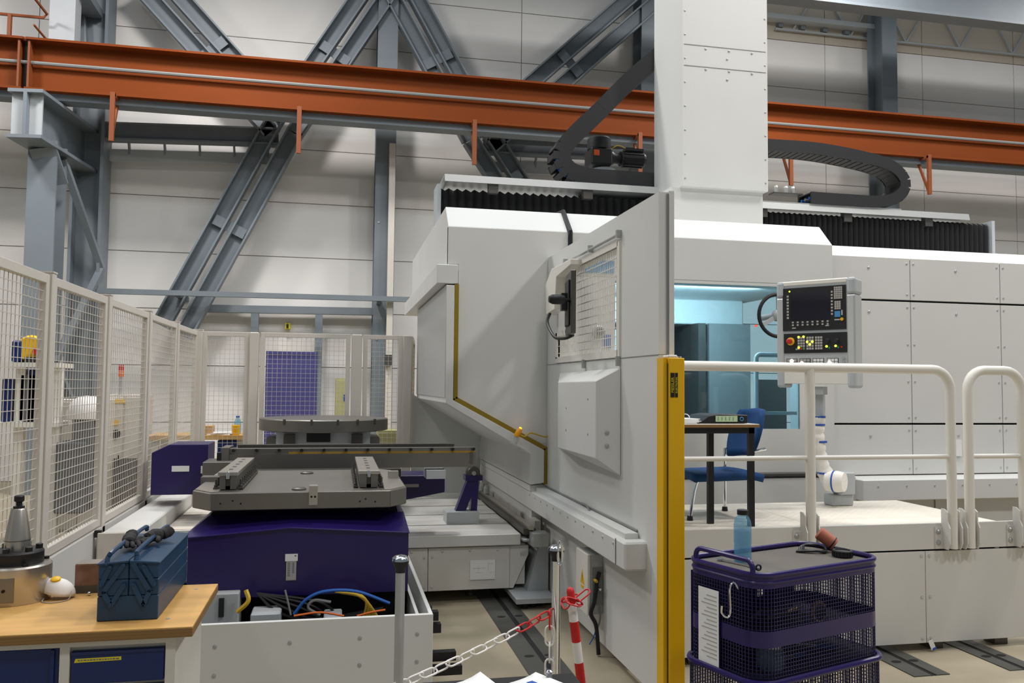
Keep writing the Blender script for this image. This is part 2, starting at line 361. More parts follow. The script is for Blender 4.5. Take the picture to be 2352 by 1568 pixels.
# ================================================================== CRANE RUNWAY BEAM
t = thing('crane_beam', 'long orange crane runway beam crossing the whole picture', 'crane beam', (4, 13.8, 6.1))
CR = t; zl, zh = 6.12, 6.93
for a, b in ((-12, -4.78), (-4.74, 20)):
    MB().prof(hprof(0.42, zh-zl, 0.035), (a, 13.8, (zl+zh)/2), (b, 13.8, (zl+zh)/2)).build('i_beam', ORANGE, t)
for x in (-4.84, -4.70):
    bx(x-0.015, 13.62, zl+0.03, x+0.015, 13.98, zh-0.03).build('stiffener', ORANGED, t)
bx(-4.78, 13.7, zl, -4.74, 13.9, zh).build('joint_gap', DARK, t)
MB().tube([(-12, 13.7, 6.57), (20, 13.7, 6.57)], 0.03, 8).build('conductor_bar', CABLEG, t, smooth=True)
bx(-12, 13.72, 6.02, 20, 14.0, 6.12).build('under_strip', STEEL, t)
bx(-12, 13.76, zh, 20, 13.84, zh+0.06).build('crane_rail', ORANGED, t)
for x in (-3.46, -0.68, 2.17, 5.10, 8.0, 10.88):
    h = MB().beam((x, 13.50, 5.38), (x, 13.50, 6.14), 0.07, 0.05, up=(0, 1, 0)).build('hanger', ORANGED, t)
    MB().beam((x, 13.51, 5.42), (x, 13.80, 6.06), 0.05, 0.03, up=(1, 0, 0)).build('strut', ORANGED, h)
    bx(x-0.035, 13.48, 6.08, x+0.035, 13.9, 6.12).build('hanger_plate', ORANGED, h)
t = thing('walkway_railing', 'thin orange railing on the beam at the upper left corner', 'railing', (-5.2, 13.9, 7.0))
zz = 7.3717; z2 = 6.9856; xr = -4.5570
MB().tube([(-9, 13.9, zz), (xr-0.05, 13.9, zz), (xr, 13.9, zz+0.06), (xr-0.08, 13.6, zz+0.16)], 0.022, 6).build('top_rail', ORANGED, t, smooth=True)
MB().tube([(-9, 13.9, z2), (xr-0.05, 13.9, z2), (xr, 13.9, z2+0.05), (xr-0.08, 13.6, z2+0.14)], 0.018, 6).build('mid_rail', ORANGED, t, smooth=True)
for x in (-5.0808, -5.0808-1.2): bx(x-0.025, 13.87, 6.93, x+0.025, 13.93, zz).build('post', ORANGED, t)

# upper right: gutter beam, roof girder, lattice behind
t = thing('gutter_beam', 'light grey gutter beam on the wall above the orange beam at right', 'steel beam', (9.8338, 15.3000, 9.3468))
p, q = (8.1432, 15.3000, 9.4960), (11.2380, 15.3000, 9.3658)
MB().beam((p[0], 15.3, q[2]), (q[0], 15.3, q[2]), 0.2, 0.10).build('gutter', STEELL, t)
for i in range(6):
    x = p[0] + (q[0]-p[0])*(i+0.5)/6; bx(x-0.05, 15.38, q[2]-0.14, x+0.05, 15.5, q[2]-0.05).build('bracket', STEEL, t)
t = thing('roof_girder', 'dark grey roof girder crossing the upper right corner', 'steel beam', (10.7193, 12.5000, 8.5782))
zg = 8.2714; zq = 9.1915
MB().prof(hprof(0.3, 0.7, 0.05), (2, 12.5, zg+0.35), (19, 12.5, zg+0.35)).build('h_section', MATS['grey_steel_paint'], t)
for i in range(6):
    a = 9.2 + i*1.35; MB().beam((a, 15.42, zq), (a+0.7, 15.42, zq+1.1), 0.035, 0.035, up=(0, 1, 0)).build('lattice_bar', STEELL, t)
    MB().beam((a+1.35, 15.42, zq), (a+0.7, 15.42, zq+1.1), 0.035, 0.035, up=(0, 1, 0)).build('lattice_bar', STEELL, t)
MB().beam((8.8, 15.42, zq), (18, 15.42, zq), 0.04, 0.04).build('lattice_chord', STEELL, t)
bx(8.5, 15.40, zq+1.08, 18, 15.44, zq+1.12).build('lattice_chord', STEELL, t)

# ================================================================== MACHINE ENCLOSURE
YE = 6.61
MC = thing('machining_centre', 'huge white machine enclosure with a blue glass window', 'machine', (3.2, 8.2, 0))
# hood with its bright sloping front edge
def hood(x0, x1, nm='hood'):
    return MB().prism([(x0, YE, 2.62), (x0, YE, 2.985), (x0, YE+0.2, 3.185), (x0, 9.9, 3.185), (x0, 9.9, 2.62)], (x1-x0, 0, 0)).build(nm, PAINT, MC, bevel=0.004)
hood(0.857, 1.862); hood(1.90, 4.32)
MB().tube([(1.88, YE-0.01, 2.7), (1.88, YE-0.01, 2.99), (1.875, YE+0.2, 3.2), (1.86, YE+0.4, 3.21)], 0.02, 8).build('seam_hose', CABLEK, MC, smooth=True)
# front skin left of the tall panel
MB().prism([(x, YE-0.004, z) for x, z in ((0.857,2.98),(1.862,2.98),(1.862,1.09),(1.69,1.19),(0.945,1.588),(0.945,2.68),(0.857,2.68))], (0, 0.05, 0)).build('front_skin', PAINT, MC)
bx(1.862, YE+0.05, 1.0, 1.90, YE+0.09, 3.0).build('seam_gap', DARK, MC)
# side lip over the door
bx(0.768, YE-0.03, 2.515, 0.938, 9.85, 2.668).build('door_header', PAINT, MC, bevel=0.004)
bx(0.86, YE+0.05, 1.55, 0.93, YE+0.1, 2.6).build('door_seal', YELD, MC)
# seal strip along the cut
sp = [(0.928, 2.51), (0.928, 1.592), (1.676, 1.19), (1.676, 0.90)]
for a, b in zip(sp[:-1], sp[1:]):
    MB().beam((a[0], YE+0.0, a[1]), (b[0], YE+0.0, b[1]), 0.07, 0.034, up=(0, 1, 0) if False else (b[1]-a[1], 0, a[0]-b[0])).build('seal_strip', YELD, MC)
# pallet door with its slanted underside
d = MB().prism([(x, YE-0.045, z) for x, z in ((0.842,2.50),(0.908,2.50),(0.908,1.580),(1.660,1.178),(1.660,0.915),(1.545,0.90),(1.545,1.15),(0.849,1.556))], (0, 2.45, 0)).build('pallet_door', PAINT, MC, bevel=0.003)
bx(0.842, YE-0.03, 1.60, 0.86, 9.0, 2.50).build('door_side_sheet', ALU, d)
# rear bulkhead under the door
MB().prism([(x, 9.02, z) for x, z in ((0.80,1.60),(1.56,1.16),(1.56,0.3),(0.80,0.3))], (0, 0.1, 0)).build('rear_bulkhead', PAINT, MC)
bx(1.59, 6.7, 0.25, 1.672, 9.3, 1.2).build('inner_bulkhead', PAINT, MC)
# face A with the window opening
fa = MB().box(1.78, YE, 2.592, 4.32, YE+0.05, 2.618).box(1.78, YE, 0.93, 4.32, YE+0.05, 1.344).box(3.985, YE, 1.344, 4.32, YE+0.05, 2.592).box(1.78, YE, 1.344, 2.27, YE+0.05, 2.592)
fa.build('window_surround', PAINT, MC)
w = bx(2.26, YE+0.012, 1.335, 3.99, YE+0.024, 2.6).build('window_pane', GLASS, MC)
bx(4.24, YE+0.01, 0.93, 4.32, 7.2, 2.98).build('side_skin', PAINT, MC)
bx(2.0134, YE-0.006, 2.6525, 2.265, YE, 2.7560).build('blue_stripe', SKYB, MC)
gq = (2.1272, 6.5800, 2.1533); gg = MB().lathe([(0.055, 0.02), (0.055, -0.03), (0.045, -0.04)], (gq[0], YE-0.01, gq[2]), 16, 'Y').build('gauge', GALV, MC, smooth=True); MB().lathe([(0.03, -0.04), (0.03, -0.055)], (gq[0], YE-0.01, gq[2]), 12, 'Y').build('gauge_knob', MACHD, gg); bx(gq[0]+0.05, YE-0.01, gq[2]-0.13, gq[0]+0.11, YE, gq[2]-0.02).build('blue_label', BLUET, MC)
# interior seen through the glass
bx(1.8, 8.9, 0.9, 4.24, 8.95, 2.62).build('interior_back', INTER, MC)
bx(1.78, 6.7, 0.9, 1.8, 8.95, 2.62).build('interior_side', INTER, MC)
bx(1.8, 6.7, 0.86, 4.24, 8.95, 0.9).build('interior_floor', MACHD, MC)
bx(1.8, 8.05, 2.36, 4.2, 8.3, 2.62).build('interior_soffit', PAINT, MC, bevel=0.01)
ih = MB().box(3.0, 8.1, 1.55, 3.12, 8.5, 2.36).box(3.32, 8.15, 1.3, 3.42, 8.5, 2.36).build('guide_rail', MACHD, MC)
bx(3.12, 8.2, 1.65, 3.32, 8.6, 2.36).build('spindle_head', ALU, MC, bevel=0.01)
MB().lathe([(0.10, 0), (0.10, 0.12), (0.07, 0.16), (0.07, 0.3)], (3.2, 8.3, 1.4), 20).build('spindle_nose', MACHD, MC, smooth=True)
bx(3.14, 8.17, 1.95, 3.32, 8.2, 2.02).build('spindle_cover', BOTTLEC if False else INTER, MC)
bx(2.55, 8.3, 1.3, 2.9, 8.35, 2.3).build('guard_plate', INTER, MC)
bx(3.62, 7.9, 0.9, 3.70, 8.8, 2.36).build('interior_column', MACHD, MC)
bx(3.74, 7.9, 0.9, 4.2, 7.95, 2.36).build('interior_shutter', CABLEG, MC)
bx(2.3, 8.0, 1.60, 3.0, 8.06, 1.64).build('interior_rail', PAINT, MC)
MB().tube([(4.0, 6.82, 2.0), (3.72, 6.82, 2.0)] + arc((3.72, 6.82, 1.96), 0.04, 90, 180, 4, (1, 0, 0), (0, 0, 1)) + [(3.68, 6.82, 1.30)], 0.022, 8).build('grab_handle', PAINT, MC, smooth=True)
bx(3.70, 6.8, 1.46, 4.2, 6.85, 1.49).build('door_ledge', PAINT, MC)
bx(3.9, 7.2, 0.95, 4.2, 7.25, 1.78).build('reflection_sheet', MACHD, MC)  # dark sheet imitating a mottled reflection in the window glass
MB().lathe([(0.012, 0), (0.012, -0.02)], (4.2311, 7.85, 2.3427), 10, 'Y').build('signal_lamp', LEDR, MC)
il = bpy.data.lights.new('machine_lamp_and_fill', 'AREA'); il.energy = 42; il.shape = 'RECTANGLE'; il.size = 1.6; il.size_y = 0.08; il.color = (0.86, 0.96, 1.0)
ilo = bpy.data.objects.new('machine_lamp_and_fill', il); COL.objects.link(ilo); ilo.location = (3.0, 6.95, 2.58); ilo.rotation_euler = (math.radians(50), 0, 0)
il_fill = bpy.data.lights.new('machine_lamp_and_fill', 'AREA'); il_fill.energy = 14; il_fill.size = 0.5; il_fill.color = (0.86, 0.96, 1.0)  # added fill light that brightens the interior, no lamp of the machine
ilo_fill = bpy.data.objects.new('machine_lamp_and_fill', il_fill); COL.objects.link(ilo_fill); ilo_fill.location = (2.05, 7.0, 2.2); ilo_fill.rotation_euler = (math.radians(70), 0, math.radians(-35))
# section B: separate bolted panels
YB2 = 6.72
MB().prism([(4.30, YB2, 2.90), (4.30, YB2+0.14, 3.03), (4.30, 9.9, 3.03), (4.30, 9.9, 2.90)], (5.0, 0, 0)).build('rear_hood', PAINT, MC, bevel=0.004)
bx(4.30, YB2+0.05, 0.45, 9.3, 7.2, 2.92).build('panel_frame', PAINT2, MC)
cols = [4.325, 5.1926, 6.1668, 7.15, 8.1, 9.2]; rows = [(2.527, 2.915), (1.392, 2.508), (0.925, 1.374)]
bl = MB()
for i in range(5):
    for r, (za, zb) in enumerate(rows):
        bx(cols[i]+0.004, YB2, za, cols[i+1]-0.004, YB2+0.05, zb).build('cover_panel', PAINT, MC, bevel=0.002)
        x0, x1 = cols[i], cols[i+1]
        zs = ([za+0.05, zb-0.05] if r != 1 else [za+0.05, za+0.38, za+0.72, zb-0.05])
        for z in zs: studs(bl, [(x0+0.035, YB2, z), (x1-0.035, YB2, z)], 0.011, 0.006)
        studs(bl, [((x0*0.5+x1*0.5), YB2, zb-0.1)], 0.014, 0.008)
bl.build('panel_screw', ALU, MC, stuff=True)
bx(4.30, YB2+0.03, 2.508, 9.3, YB2+0.052, 2.527).build('shadow_gap', DARK, MC); bx(4.30, YB2+0.03, 1.374, 9.3, YB2+0.052, 1.392).build('shadow_gap', DARK, MC)
# lower ledge, skirt and kick strip
bx(4.45, 6.40, 0.735, 9.3, YB2+0.05, 0.915).build('lower_ledge', PAINT, MC, bevel=0.006)
bx(1.78, 6.50, 0.62, 4.45, YE+0.05, 0.93).build('lower_skirt', PAINT, MC)
bx(1.78, 6.49, 0.955, 4.30, YE, 0.97).build('skirt_groove', MACHD, MC)
bx(1.78, 6.52, 0.25, 9.3, 6.7, 0.74).build('base_skirt', PAINT2, MC)
for x in (5.25, 6.25, 7.2): bx(x-0.004, 6.512, 0.25, x+0.004, 6.53, 0.735).build('skirt_joint', CABLEG, MC)
st = MB(); studs(st, [(4.6+i*0.28, 6.40, 0.86) for i in range(14)], 0.009, 0.005); st.build('ledge_screw', ALU, MC, stuff=True)
t = bx(5.6393, 6.705, 1.0862, 5.7000, 6.716, 1.2352).solo('notice_label', PAPER, 'small white label stuck on the machine between the two handrails', 'label')

# ================================================================== TALL DIVIDING PANEL
PX0, PX1 = 1.69, 1.775; PY0, PY1 = 4.19, 6.60; OY0, OY1, OZ0, OZ1 = 4.83, 6.26, 1.915, 2.565
PN = thing('partition_panel', 'tall white partition panel with a mesh window, standing in front of the machine', 'partition', (1.73, 5.4, 0.05))
bx(PX0, PY0, 0.06, PX1, PY1, 1.872).build('lower_sheet', PAINT, PN)
up = MB().box(PX0, PY0, 1.876, PX1, OY0, 2.76).box(PX0, OY1, 1.876, PX1, PY1, 2.76).box(PX0, OY0, OZ1, PX1, OY1, 2.76).box(PX0, OY0, 1.876, PX1, OY1, OZ0)
up.build('upper_sheet', PAINT, PN)
bx(PX0+0.045, PY0-0.008, 0.06, PX0+0.055, PY0, 2.75).build('edge_joint', CABLEG, PN)
bx(PX0+0.056, PY0-0.012, 0.06, PX1, PY0, 2.765).build('edge_strip', PAINT, PN)
bx(PX0-0.003, PY0+0.0, 1.872, PX1, PY1, 1.876).build('sheet_joint', CABLEG, PN)
# mesh window frame
fr = MB(); X = PX0-0.012
fr.box(X, OY0-0.03, OZ0-0.03, X+0.03, OY0+0.01, OZ1+0.03).box(X, OY0, OZ1, X+0.03, OY1-0.25, OZ1+0.035).box(X, OY0, OZ0-0.035, X+0.03, OY1+0.04, OZ0+0.01).box(X, OY1-0.28, OZ0+0.18, X+0.03, OY1-0.24, OZ1+0.03).box(X, OY1, OZ0, X+0.03, OY1+0.04, OZ0+0.2).box(X, OY1-0.28, OZ0+0.17, X+0.03, OY1+0.04, OZ0+0.21)
wf = fr.build('window_frame', RAILP, PN)
wm = MB(); y = OY0+0.03
while y < OY1: wm.box(PX0+0.004, y-0.0025, OZ0, PX0+0.009, y+0.0025, OZ1 if y < OY1-0.28 else OZ0+0.19); y += 0.036
z = OZ0+0.04
while z < OZ1: wm.box(PX0+0.001, OY0, z-0.0025, PX0+0.005, (OY1-0.25 if z > OZ0+0.19 else OY1), z+0.0025); z += 0.055
wm.build('wire_mesh', RAILP, wf, stuff=True)
MB().tube([(X-0.01, OY0-0.03, OZ1+0.065), (X-0.01, OY1-0.2, OZ1+0.065)], 0.010, 8).build('hinge_rod', GALV, wf, smooth=True)
hk = MB()
for y in (OY0-0.03, OY0+0.55, OY1-0.25): hk.box(X-0.02, y-0.012, OZ1+0.05, X+0.012, y+0.012, OZ1+0.095)
for y in (OY0-0.02, OY0+0.7): hk.box(X-0.015, y-0.01, OZ0-0.09, X+0.012, y+0.01, OZ0-0.03)
hk.build('clip', GALV, wf)
# bevelled hatch cover
hx = 1.545
v = [(1.69,6.24,1.20),(1.69,4.80,1.165),(1.69,4.80,1.82),(1.69,6.24,1.80),(hx,6.02,1.30),(hx,4.86,1.265),(hx,4.86,1.735),(hx,6.02,1.72)]
hb = MB().add([(hx,5.72,1.262),(hx,4.84,1.262),(hx,4.84,1.733),(hx,5.72,1.728),(1.688,6.2,1.22),(1.688,4.79,1.16),(1.688,4.79,1.815),(1.688,6.2,1.80)],
     [(0,1,2,3),(1,5,6,2),(3,2,6,7),(0,3,7,4),(0,4,5,1),(4,7,6,5)]).build('hatch_cover', PAINT, PN, bevel=0.004)
sc = MB(); studs(sc, [(1.61, 4.835-0.02, 1.42), (1.61, 4.835-0.02, 1.34)], 0.014, 0.008); studs(sc, [(hx, 5.5, 1.4), (hx, 5.0, 1.4), (hx, 5.5, 1.55), (hx, 5.0, 1.62)], 0.008, 0.004, 'X'); sc.build('cover_screw', GALV, hb, stuff=True)
# long rail cover and drip strip
rc = bx(1.56, 4.36, 0.69, 1.70, 9.0, 0.845).build('rail_cover', PAINT, PN, bevel=0.01)
bx(1.60, 4.47, 0.845, 1.68, 6.6, 0.875).build('cover_lip', PAINT, rc)
sc = MB(); studs(sc, [(1.56, 4.55+i*0.19, 0.81) for i in range(12)], 0.009, 0.006, 'X'); sc.build('cover_screw', ALU, rc, stuff=True)
bx(1.555, 4.5, 0.845, 1.56, 4.505, 0.70).build('end_joint', CABLEG, rc)
bx(1.681, 4.5, 0.878, 1.689, 6.58, 0.888).build('drip_strip', CABLEG, PN)
MB().tube([(1.685, 5.6, 0.886), (1.66, 5.4, 0.90), (1.66, 5.32, 0.875), (1.62, 5.3, 0.85)], 0.007, 6).build('drip_wire', CABLEG, PN)
bx(1.552, 6.60, 0.845, 1.69, 9.0, 0.892).build('cover_riser', PAINT, rc); bx(1.676, 6.6, 0.06, 1.75, 9.2, 0.70).build('rear_lower_sheet', STAIN, PN)

# ================================================================== YELLOW LIGHT BARRIER POST
x0, x1 = 1.6970, 1.7824; xz = 1.6892
t = thing('light_barrier_post', 'bright yellow light barrier post at the front of the partition', 'post', ((xz+x1)/2, 4.12, 0)); zt = 1.8529
bx(x0, 4.06, 0.0, x1, 4.18, zt).build('housing', YELLOW, t, bevel=0.003)
bx(x0-0.023, 4.085, 0.0, x0-0.004, 4.175, zt).build('side_profile', YELLOW, t)
bx(x0-0.004, 4.075, 0.0, x0, 4.17, zt-0.03).build('lens_strip', MACHD, t)
bx(x0, 4.07, zt, x0+0.05, 4.15, zt+0.016).build('end_cap', WHITEP, t, bevel=0.004)
sc = MB()
for dx in (0.065, 0.08): sc.lathe([(0.006, 0), (0.006, 0.01)], (x0+dx, 4.10, zt), 8)
sc.build('cap_screw', ALU, t)
zl0, zl1 = 1.6474, 1.7746
xl0 = 1.7033; xl1 = 1.7251; xl2 = 1.7287; xl3 = 1.7433
lb = bx(xl0, 4.057, zl0, xl1, 4.06, zl1).build('name_plate', BLACK, t)
lb2 = bx(xl2, 4.057, zl0, xl3, 4.06, zl1).build('name_plate', BLACK, t)
text_mesh('FIESSLER', 0.0215, TAPE, 'lettering', lb, ((xl0+xl1)/2, 4.0565, (zl0+zl1)/2), (math.pi/2, -math.pi/2, 0))
text_mesh('ELEKTRONIK', 0.0145, TAPE, 'lettering', lb2, ((xl2+xl3)/2, 4.0565, (zl0+zl1)/2), (math.pi/2, -math.pi/2, 0))

# ================================================================== RAM TOWER, BELLOWS, TRAYS
T = thing('ram_tower', 'tall white square tower rising out of the machine roof', 'machine column', (3.7, 8.2, 3.2))
YT = 7.5; tx0, tx1 = 3.2712, 4.1940
bx(tx0, YT, 3.665, tx1, 8.24, 6.6).build('shaft', PAINT, T, bevel=0.006)
bx(tx0-0.10, YT+0.06, 3.16, tx1-0.03, 8.24, 3.665).build('lower_shroud', PAINT, T)
js = MB()
for z in (5.0903, 4.8772): js.box(tx0+0.02, YT-0.002, z-0.004, tx1-0.02, YT+0.002, z+0.004)
js.build('sheet_joint', CABLEG, T)
js = MB()
for i in range(9):
    studs(js, [(tx0+0.03, YT, 3.75+i*0.24), (tx1-0.03, YT, 3.75+i*0.24)], 0.01, 0.006)
for z in (5.0770, 4.8683): studs(js, [(tx0+0.25*k, YT, z-0.015) for k in range(1, 4)] + [(tx0+0.48, YT, z-0.1)], 0.012, 0.008)
js.build('sheet_screw', GALV, T, stuff=True)

def bellows(x0, x1, y, z0, z1, n, label, endl):
    t = thing('bellows', label, 'bellows', ((x0+x1)/2, y+0.3, z0), 'black folding bellows on the machine roof')
    pts = []
    for i in range(2*n+1): pts.append((x0+(x1-x0)*i/(2*n), y + (0.0 if i % 2 else 0.055)))
    m = MB(); k = len(pts)
    vs = [(x, yy, z0) for x, yy in pts] + [(x, yy, z1-(0.0 if (i % 2 == 0) else 0.04)) for i, (x, yy) in enumerate(pts)] + [(x, yy+0.22, z0) for x, yy in pts] + [(x, yy+0.22, z1-(0.0 if (i % 2 == 0) else 0.04)) for i, (x, yy) in enumerate(pts)]
    fs = []
    for i in range(k-1): fs += [(i, i+1, k+i+1, k+i), (k+i, k+i+1, 3*k+i+1, 3*k+i), (2*k+i, 3*k+i, 3*k+i+1, 2*k+i+1)]
    fs += [(0, k, 3*k, 2*k), (k-1, 3*k-1, 4*k-1, 2*k-1)]
    m.add(vs, fs); m.build('pleated_cover', BELLOW, t)
    bx(endl-0.02, y-0.03, z0, endl+0.02, y+0.26, z1+0.02).build('end_plate', STEELL, t)
bellows(0.9909, 4.2, 8.3, 3.188, 3.7167, 36, 'black pleated bellows left of the white tower', 0.9731)
bellows(4.2, 7.4976, 8.3, 3.19, 3.6683, 50, 'black pleated bellows right of the white tower', 7.5155)
def tray(p, q, label, y0, y1, z):
    t = thing('cable_tray', label, 'cable tray', ((p+q)/2, y0, z), 'aluminium cable trays above the bellows')
    MB().prism([(p, y0, z), (p, y0+0.02, z+0.075), (p, y1, z+0.075), (p, y1, z+0.06), (p, y0+0.03, z+0.06), (p, y0+0.012, z)], (q-p, 0, 0)).build('tray_sheet', TRAYM, t)
    bx(p+0.05, y0+0.05, z+0.03, q, y1, z+0.06).build('tray_bottom', GALV, t)
    for i in range(3):
        x = p + (q-p)*(i+0.5)/3; bx(x-0.05, y0+0.03, z-0.09, x+0.05, y0+0.10, z+0.05).build('bracket', MACHD, t)
TRZ = 3.70
tray(1.0092, 4.0, 'aluminium cable tray under the left cable chain', 8.1, 8.7, 3.7280)
tray(4.05, 7.1924, 'aluminium cable tray under the right cable chain', 8.26, 8.8, 3.6786)

bx(4.3, 8.28, 3.6786+0.05, 6.3, 8.55, 3.8303-0.062).build('chain_trough', GALV, bpy.data.objects['cable_tray.001'])
# link chains: every link an own part
def link_mesh(L, H, W, m):
    b = MB()
    for s in (-1, 1): b.box(-L*0.56, s*W/2-0.012, -H/2, L*0.56, s*W/2+0.012, H/2)
    b.box(-L*0.40, -W/2, H/2-0.012, L*0.40, W/2, H/2); b.box(-L*0.40, -W/2, -H/2, L*0.40, W/2, -H/2+0.012)
    return b.mesh('chain_link', m, (0, 0, 0), False)
def catmull(pts, n):
    P = [Vector(p) for p in pts]; P = [P[0]*2-P[1]] + P + [P[-1]*2-P[-2]]; out = []
    for i in range(1, len(P)-2):
        for k in range(n):
            t = k/n; a, b, c, d = P[i-1], P[i], P[i+1], P[i+2]
            out.append(0.5*((2*b) + (c-a)*t + (2*a-5*b+4*c-d)*t*t + (3*b-a-3*c+d)*t**3))
    out.append(P[-2]); return out
def resample(pts, step):
    out = [pts[0].copy()]; acc = 0.0; prev = pts[0]
    for p in pts[1:]:
        seg = (p-prev).length
        while acc + seg >= step:
            k = (step-acc)/seg; prev = prev.lerp(p, k); out.append(prev.copy()); seg = (p-prev).length; acc = 0.0
        acc += seg; prev = p
    return out
def chain(label, pts, H, W, step):
    P = resample(catmull(pts, 24), step); c = sum(P, Vector())/len(P)
    t = thing('cable_chain', label, 'cable chain', tuple(c), 'black cable drag chains')
    me = link_mesh(step, H, W, RUBBER)
    for a, b in zip(P[:-1], P[1:]):
        dd = b-a; piece('chain_link', me, (a+b)/2, t, (0, -math.atan2(dd.z, dd.x), 0))
    core = MB()
    for k, (dy, mm) in enumerate(((-0.08, CABLEB), (0.0, CABLEG), (0.07, CABLEB))):
        MB().tube([p+Vector((0, dy, 0)) for p in P], 0.018, 6).build('hose', mm, t, smooth=True)
chain('black cable chain looping left of the white tower', [(3.3988, 8.4000, 5.3375), (3.0213, 8.4000, 4.9928), (2.6763, 8.4000, 4.6287), (2.3764, 8.4000, 4.3216), (2.2575, 8.4000, 4.1345), (2.3208, 8.4000, 3.9790), (2.5335, 8.4000, 3.9077), (2.8756, 8.4000, 3.9002), (3.3989, 8.4000, 3.8983)], 0.185, 0.26, 0.075)
chain('black cable chain looping right of the white tower', [(4.6208, 8.4000, 4.3926), (5.2164, 8.4000, 4.3937), (5.7709, 8.4000, 4.3401), (6.1663, 8.4000, 4.2588), (6.3469, 8.4000, 4.0905), (6.2751, 8.4000, 3.9223), (6.0458, 8.4000, 3.8380), (5.5409, 8.4000, 3.8303), (5.1286, 8.4000, 3.8323)], 0.13, 0.26, 0.075)
# geared motor behind the left chain
YM = 8.75
a = (2.6873, 8.7500, 4.4806); b = (3.3572, 8.7500, 4.1036)
t = thing('geared_motor', 'black geared motor with orange sticker on the machine roof', 'motor', (2.9439, YM, 4.0530))
c1 = (2.8199, 8.7500, 4.4158); rr = (2.9529-2.6877)/2; z0, z1, z2 = 4.1440, 4.3416, 4.4802
MB().lathe([(rr*0.98, z1), (rr, z1+0.02), (rr, z2-0.02), (rr*0.85, z2)], (c1[0], YM, 0), 20).build('fan_cowl', RUBBER, t, smooth=True)
bx(c1[0]-rr, YM-rr, z0, c1[0]+rr*0.9, YM+rr, z1).build('gear_case', BLACK, t, bevel=0.02)
bx(2.7167, YM-rr-0.004, 4.2440, 2.7818, YM-rr, 4.3071).build('sticker', LEDA if False else MATPRINT, t)
xm0, xm1, xm2 = 2.9534, 3.0665, 3.3570; zc = 4.2597
MB().lathe([(0.085, 0), (0.06, 0.05), (0.06, xm1-xm0)], (xm0, YM, zc), 16, 'X').build('coupling', BLACK, t, smooth=True)
mm = MB().lathe([(0.085, 0), (0.085, xm2-xm1-0.03), (0.07, xm2-xm1)], (xm1, YM, zc), 16, 'X')
for k in range(12): ang = k*math.pi/6; mm.obox((( xm1+xm2)/2, YM+0.09*math.cos(ang), zc+0.09*math.sin(ang)), (xm2-xm1-0.06, 0.008, 0.02), rx=ang)
mm.build('motor_body', BLACK, t)
bx(xm1+0.05, YM-0.06, zc+0.085, xm2-0.03, YM+0.06, zc+0.115).build('terminal_box', BLACK, t)
MB().tube(catmull([(xm1+0.1, YM, zc+0.11), (xm1-0.02, YM, zc+0.15), (xm0, YM, zc+0.1)], 6), 0.006, 6).build('motor_cable', CABLEY, t)
MB().lathe([(0.13, z0-0.02), (0.09, z0-0.08), (0.12, z0-0.13)], (c1[0]+0.05, YM, 0), 16).build('flange', STEELL, t, smooth=True)
bx(c1[0]-0.3, YM-0.2, 3.2, c1[0]+0.6, YM+0.3, z0-0.12).build('pedestal', STEELL, t)
# small connectors on the right tray
t = thing('cable_connectors', 'small metal connectors on the right tray beside the tower', 'connector', (4.9122, 8.4000, 3.8896))
q = (4.9122, 8.4000, 3.8847)
for dx, r in ((-0.12, 0.025), (0.0, 0.03), (0.09, 0.025)): MB().lathe([(r, 0), (r, 0.07), (r*0.7, 0.09)], (q[0]+dx, 8.4, q[2]), 10).build('plug', GALV, t)
bx(q[0]-0.18, 8.34, q[2]-0.01, q[0]+0.18, 8.46, q[2]+0.005).build('base_plate', MACHD, t)

def local_thing(name, label, cat, loc, rz=0.0, group=None):
    o = thing(name, label, cat, loc, group); WL[o.name] = Vector((0, 0, 0)); o.rotation_euler = (0, 0, rz); return o

# ================================================================== PLATFORM
YP = 4.80; ZD = 0.82
P = thing('operator_platform', 'white raised operator platform with tread plate deck', 'platform', (3.1, 5.3, 0))
xm = 3.02
bx(1.79, YP+0.02, ZD-0.03, xm-0.002, 5.86, ZD).build('deck_plate', DECK, P); bx(xm+0.002, YP+0.02, ZD-0.03, 4.37, 5.86, ZD).build('deck_plate', DECK, P)
bx(1.79, YP, 0.655, 2.9544-0.02, YP+0.02, ZD+0.004).build('edge_panel', PAINT2, P, bevel=0.002)
bx(2.9544+0.02, YP, 0.655, 4.0031, YP+0.02, ZD+0.004).build('edge_panel', PAINT2, P, bevel=0.002)
bx(4.0097, YP, 0.655, 6.6, YP+0.02, ZD+0.004).build('edge_panel', PAINT2, P, bevel=0.002)
seams = [1.79, 2.4, 3.7887, 5.4, 6.6]
ps = MB()
for a, b in zip(seams[:-1], seams[1:]):
    bx(a+0.002, YP, 0.055, b-0.002, YP+0.02, 0.643).build('front_panel', PAINT2, P, bevel=0.002)
    studs(ps, [(x, YP, z) for x in (a+0.03, b-0.03) for z in (0.085, 0.35, 0.615)], 0.011, 0.007)
ps.build('panel_screw', ALU, P, stuff=True)
bx(1.79, YP+0.025, 0.12, 6.6, YP+0.06, 0.66).build('sub_frame', DARK, P)
for x in (2.2, 3.9, 4.4, 5.8):
    for y in (4.9, 5.8): bx(x-0.05, y-0.05, 0, x+0.05, y+0.05, 0.79).build('support_leg', MACHD, P)
bx(4.34, YP+0.02, 0.4, 4.37, 5.86, ZD-0.03).build('end_panel', PAINT2, P)
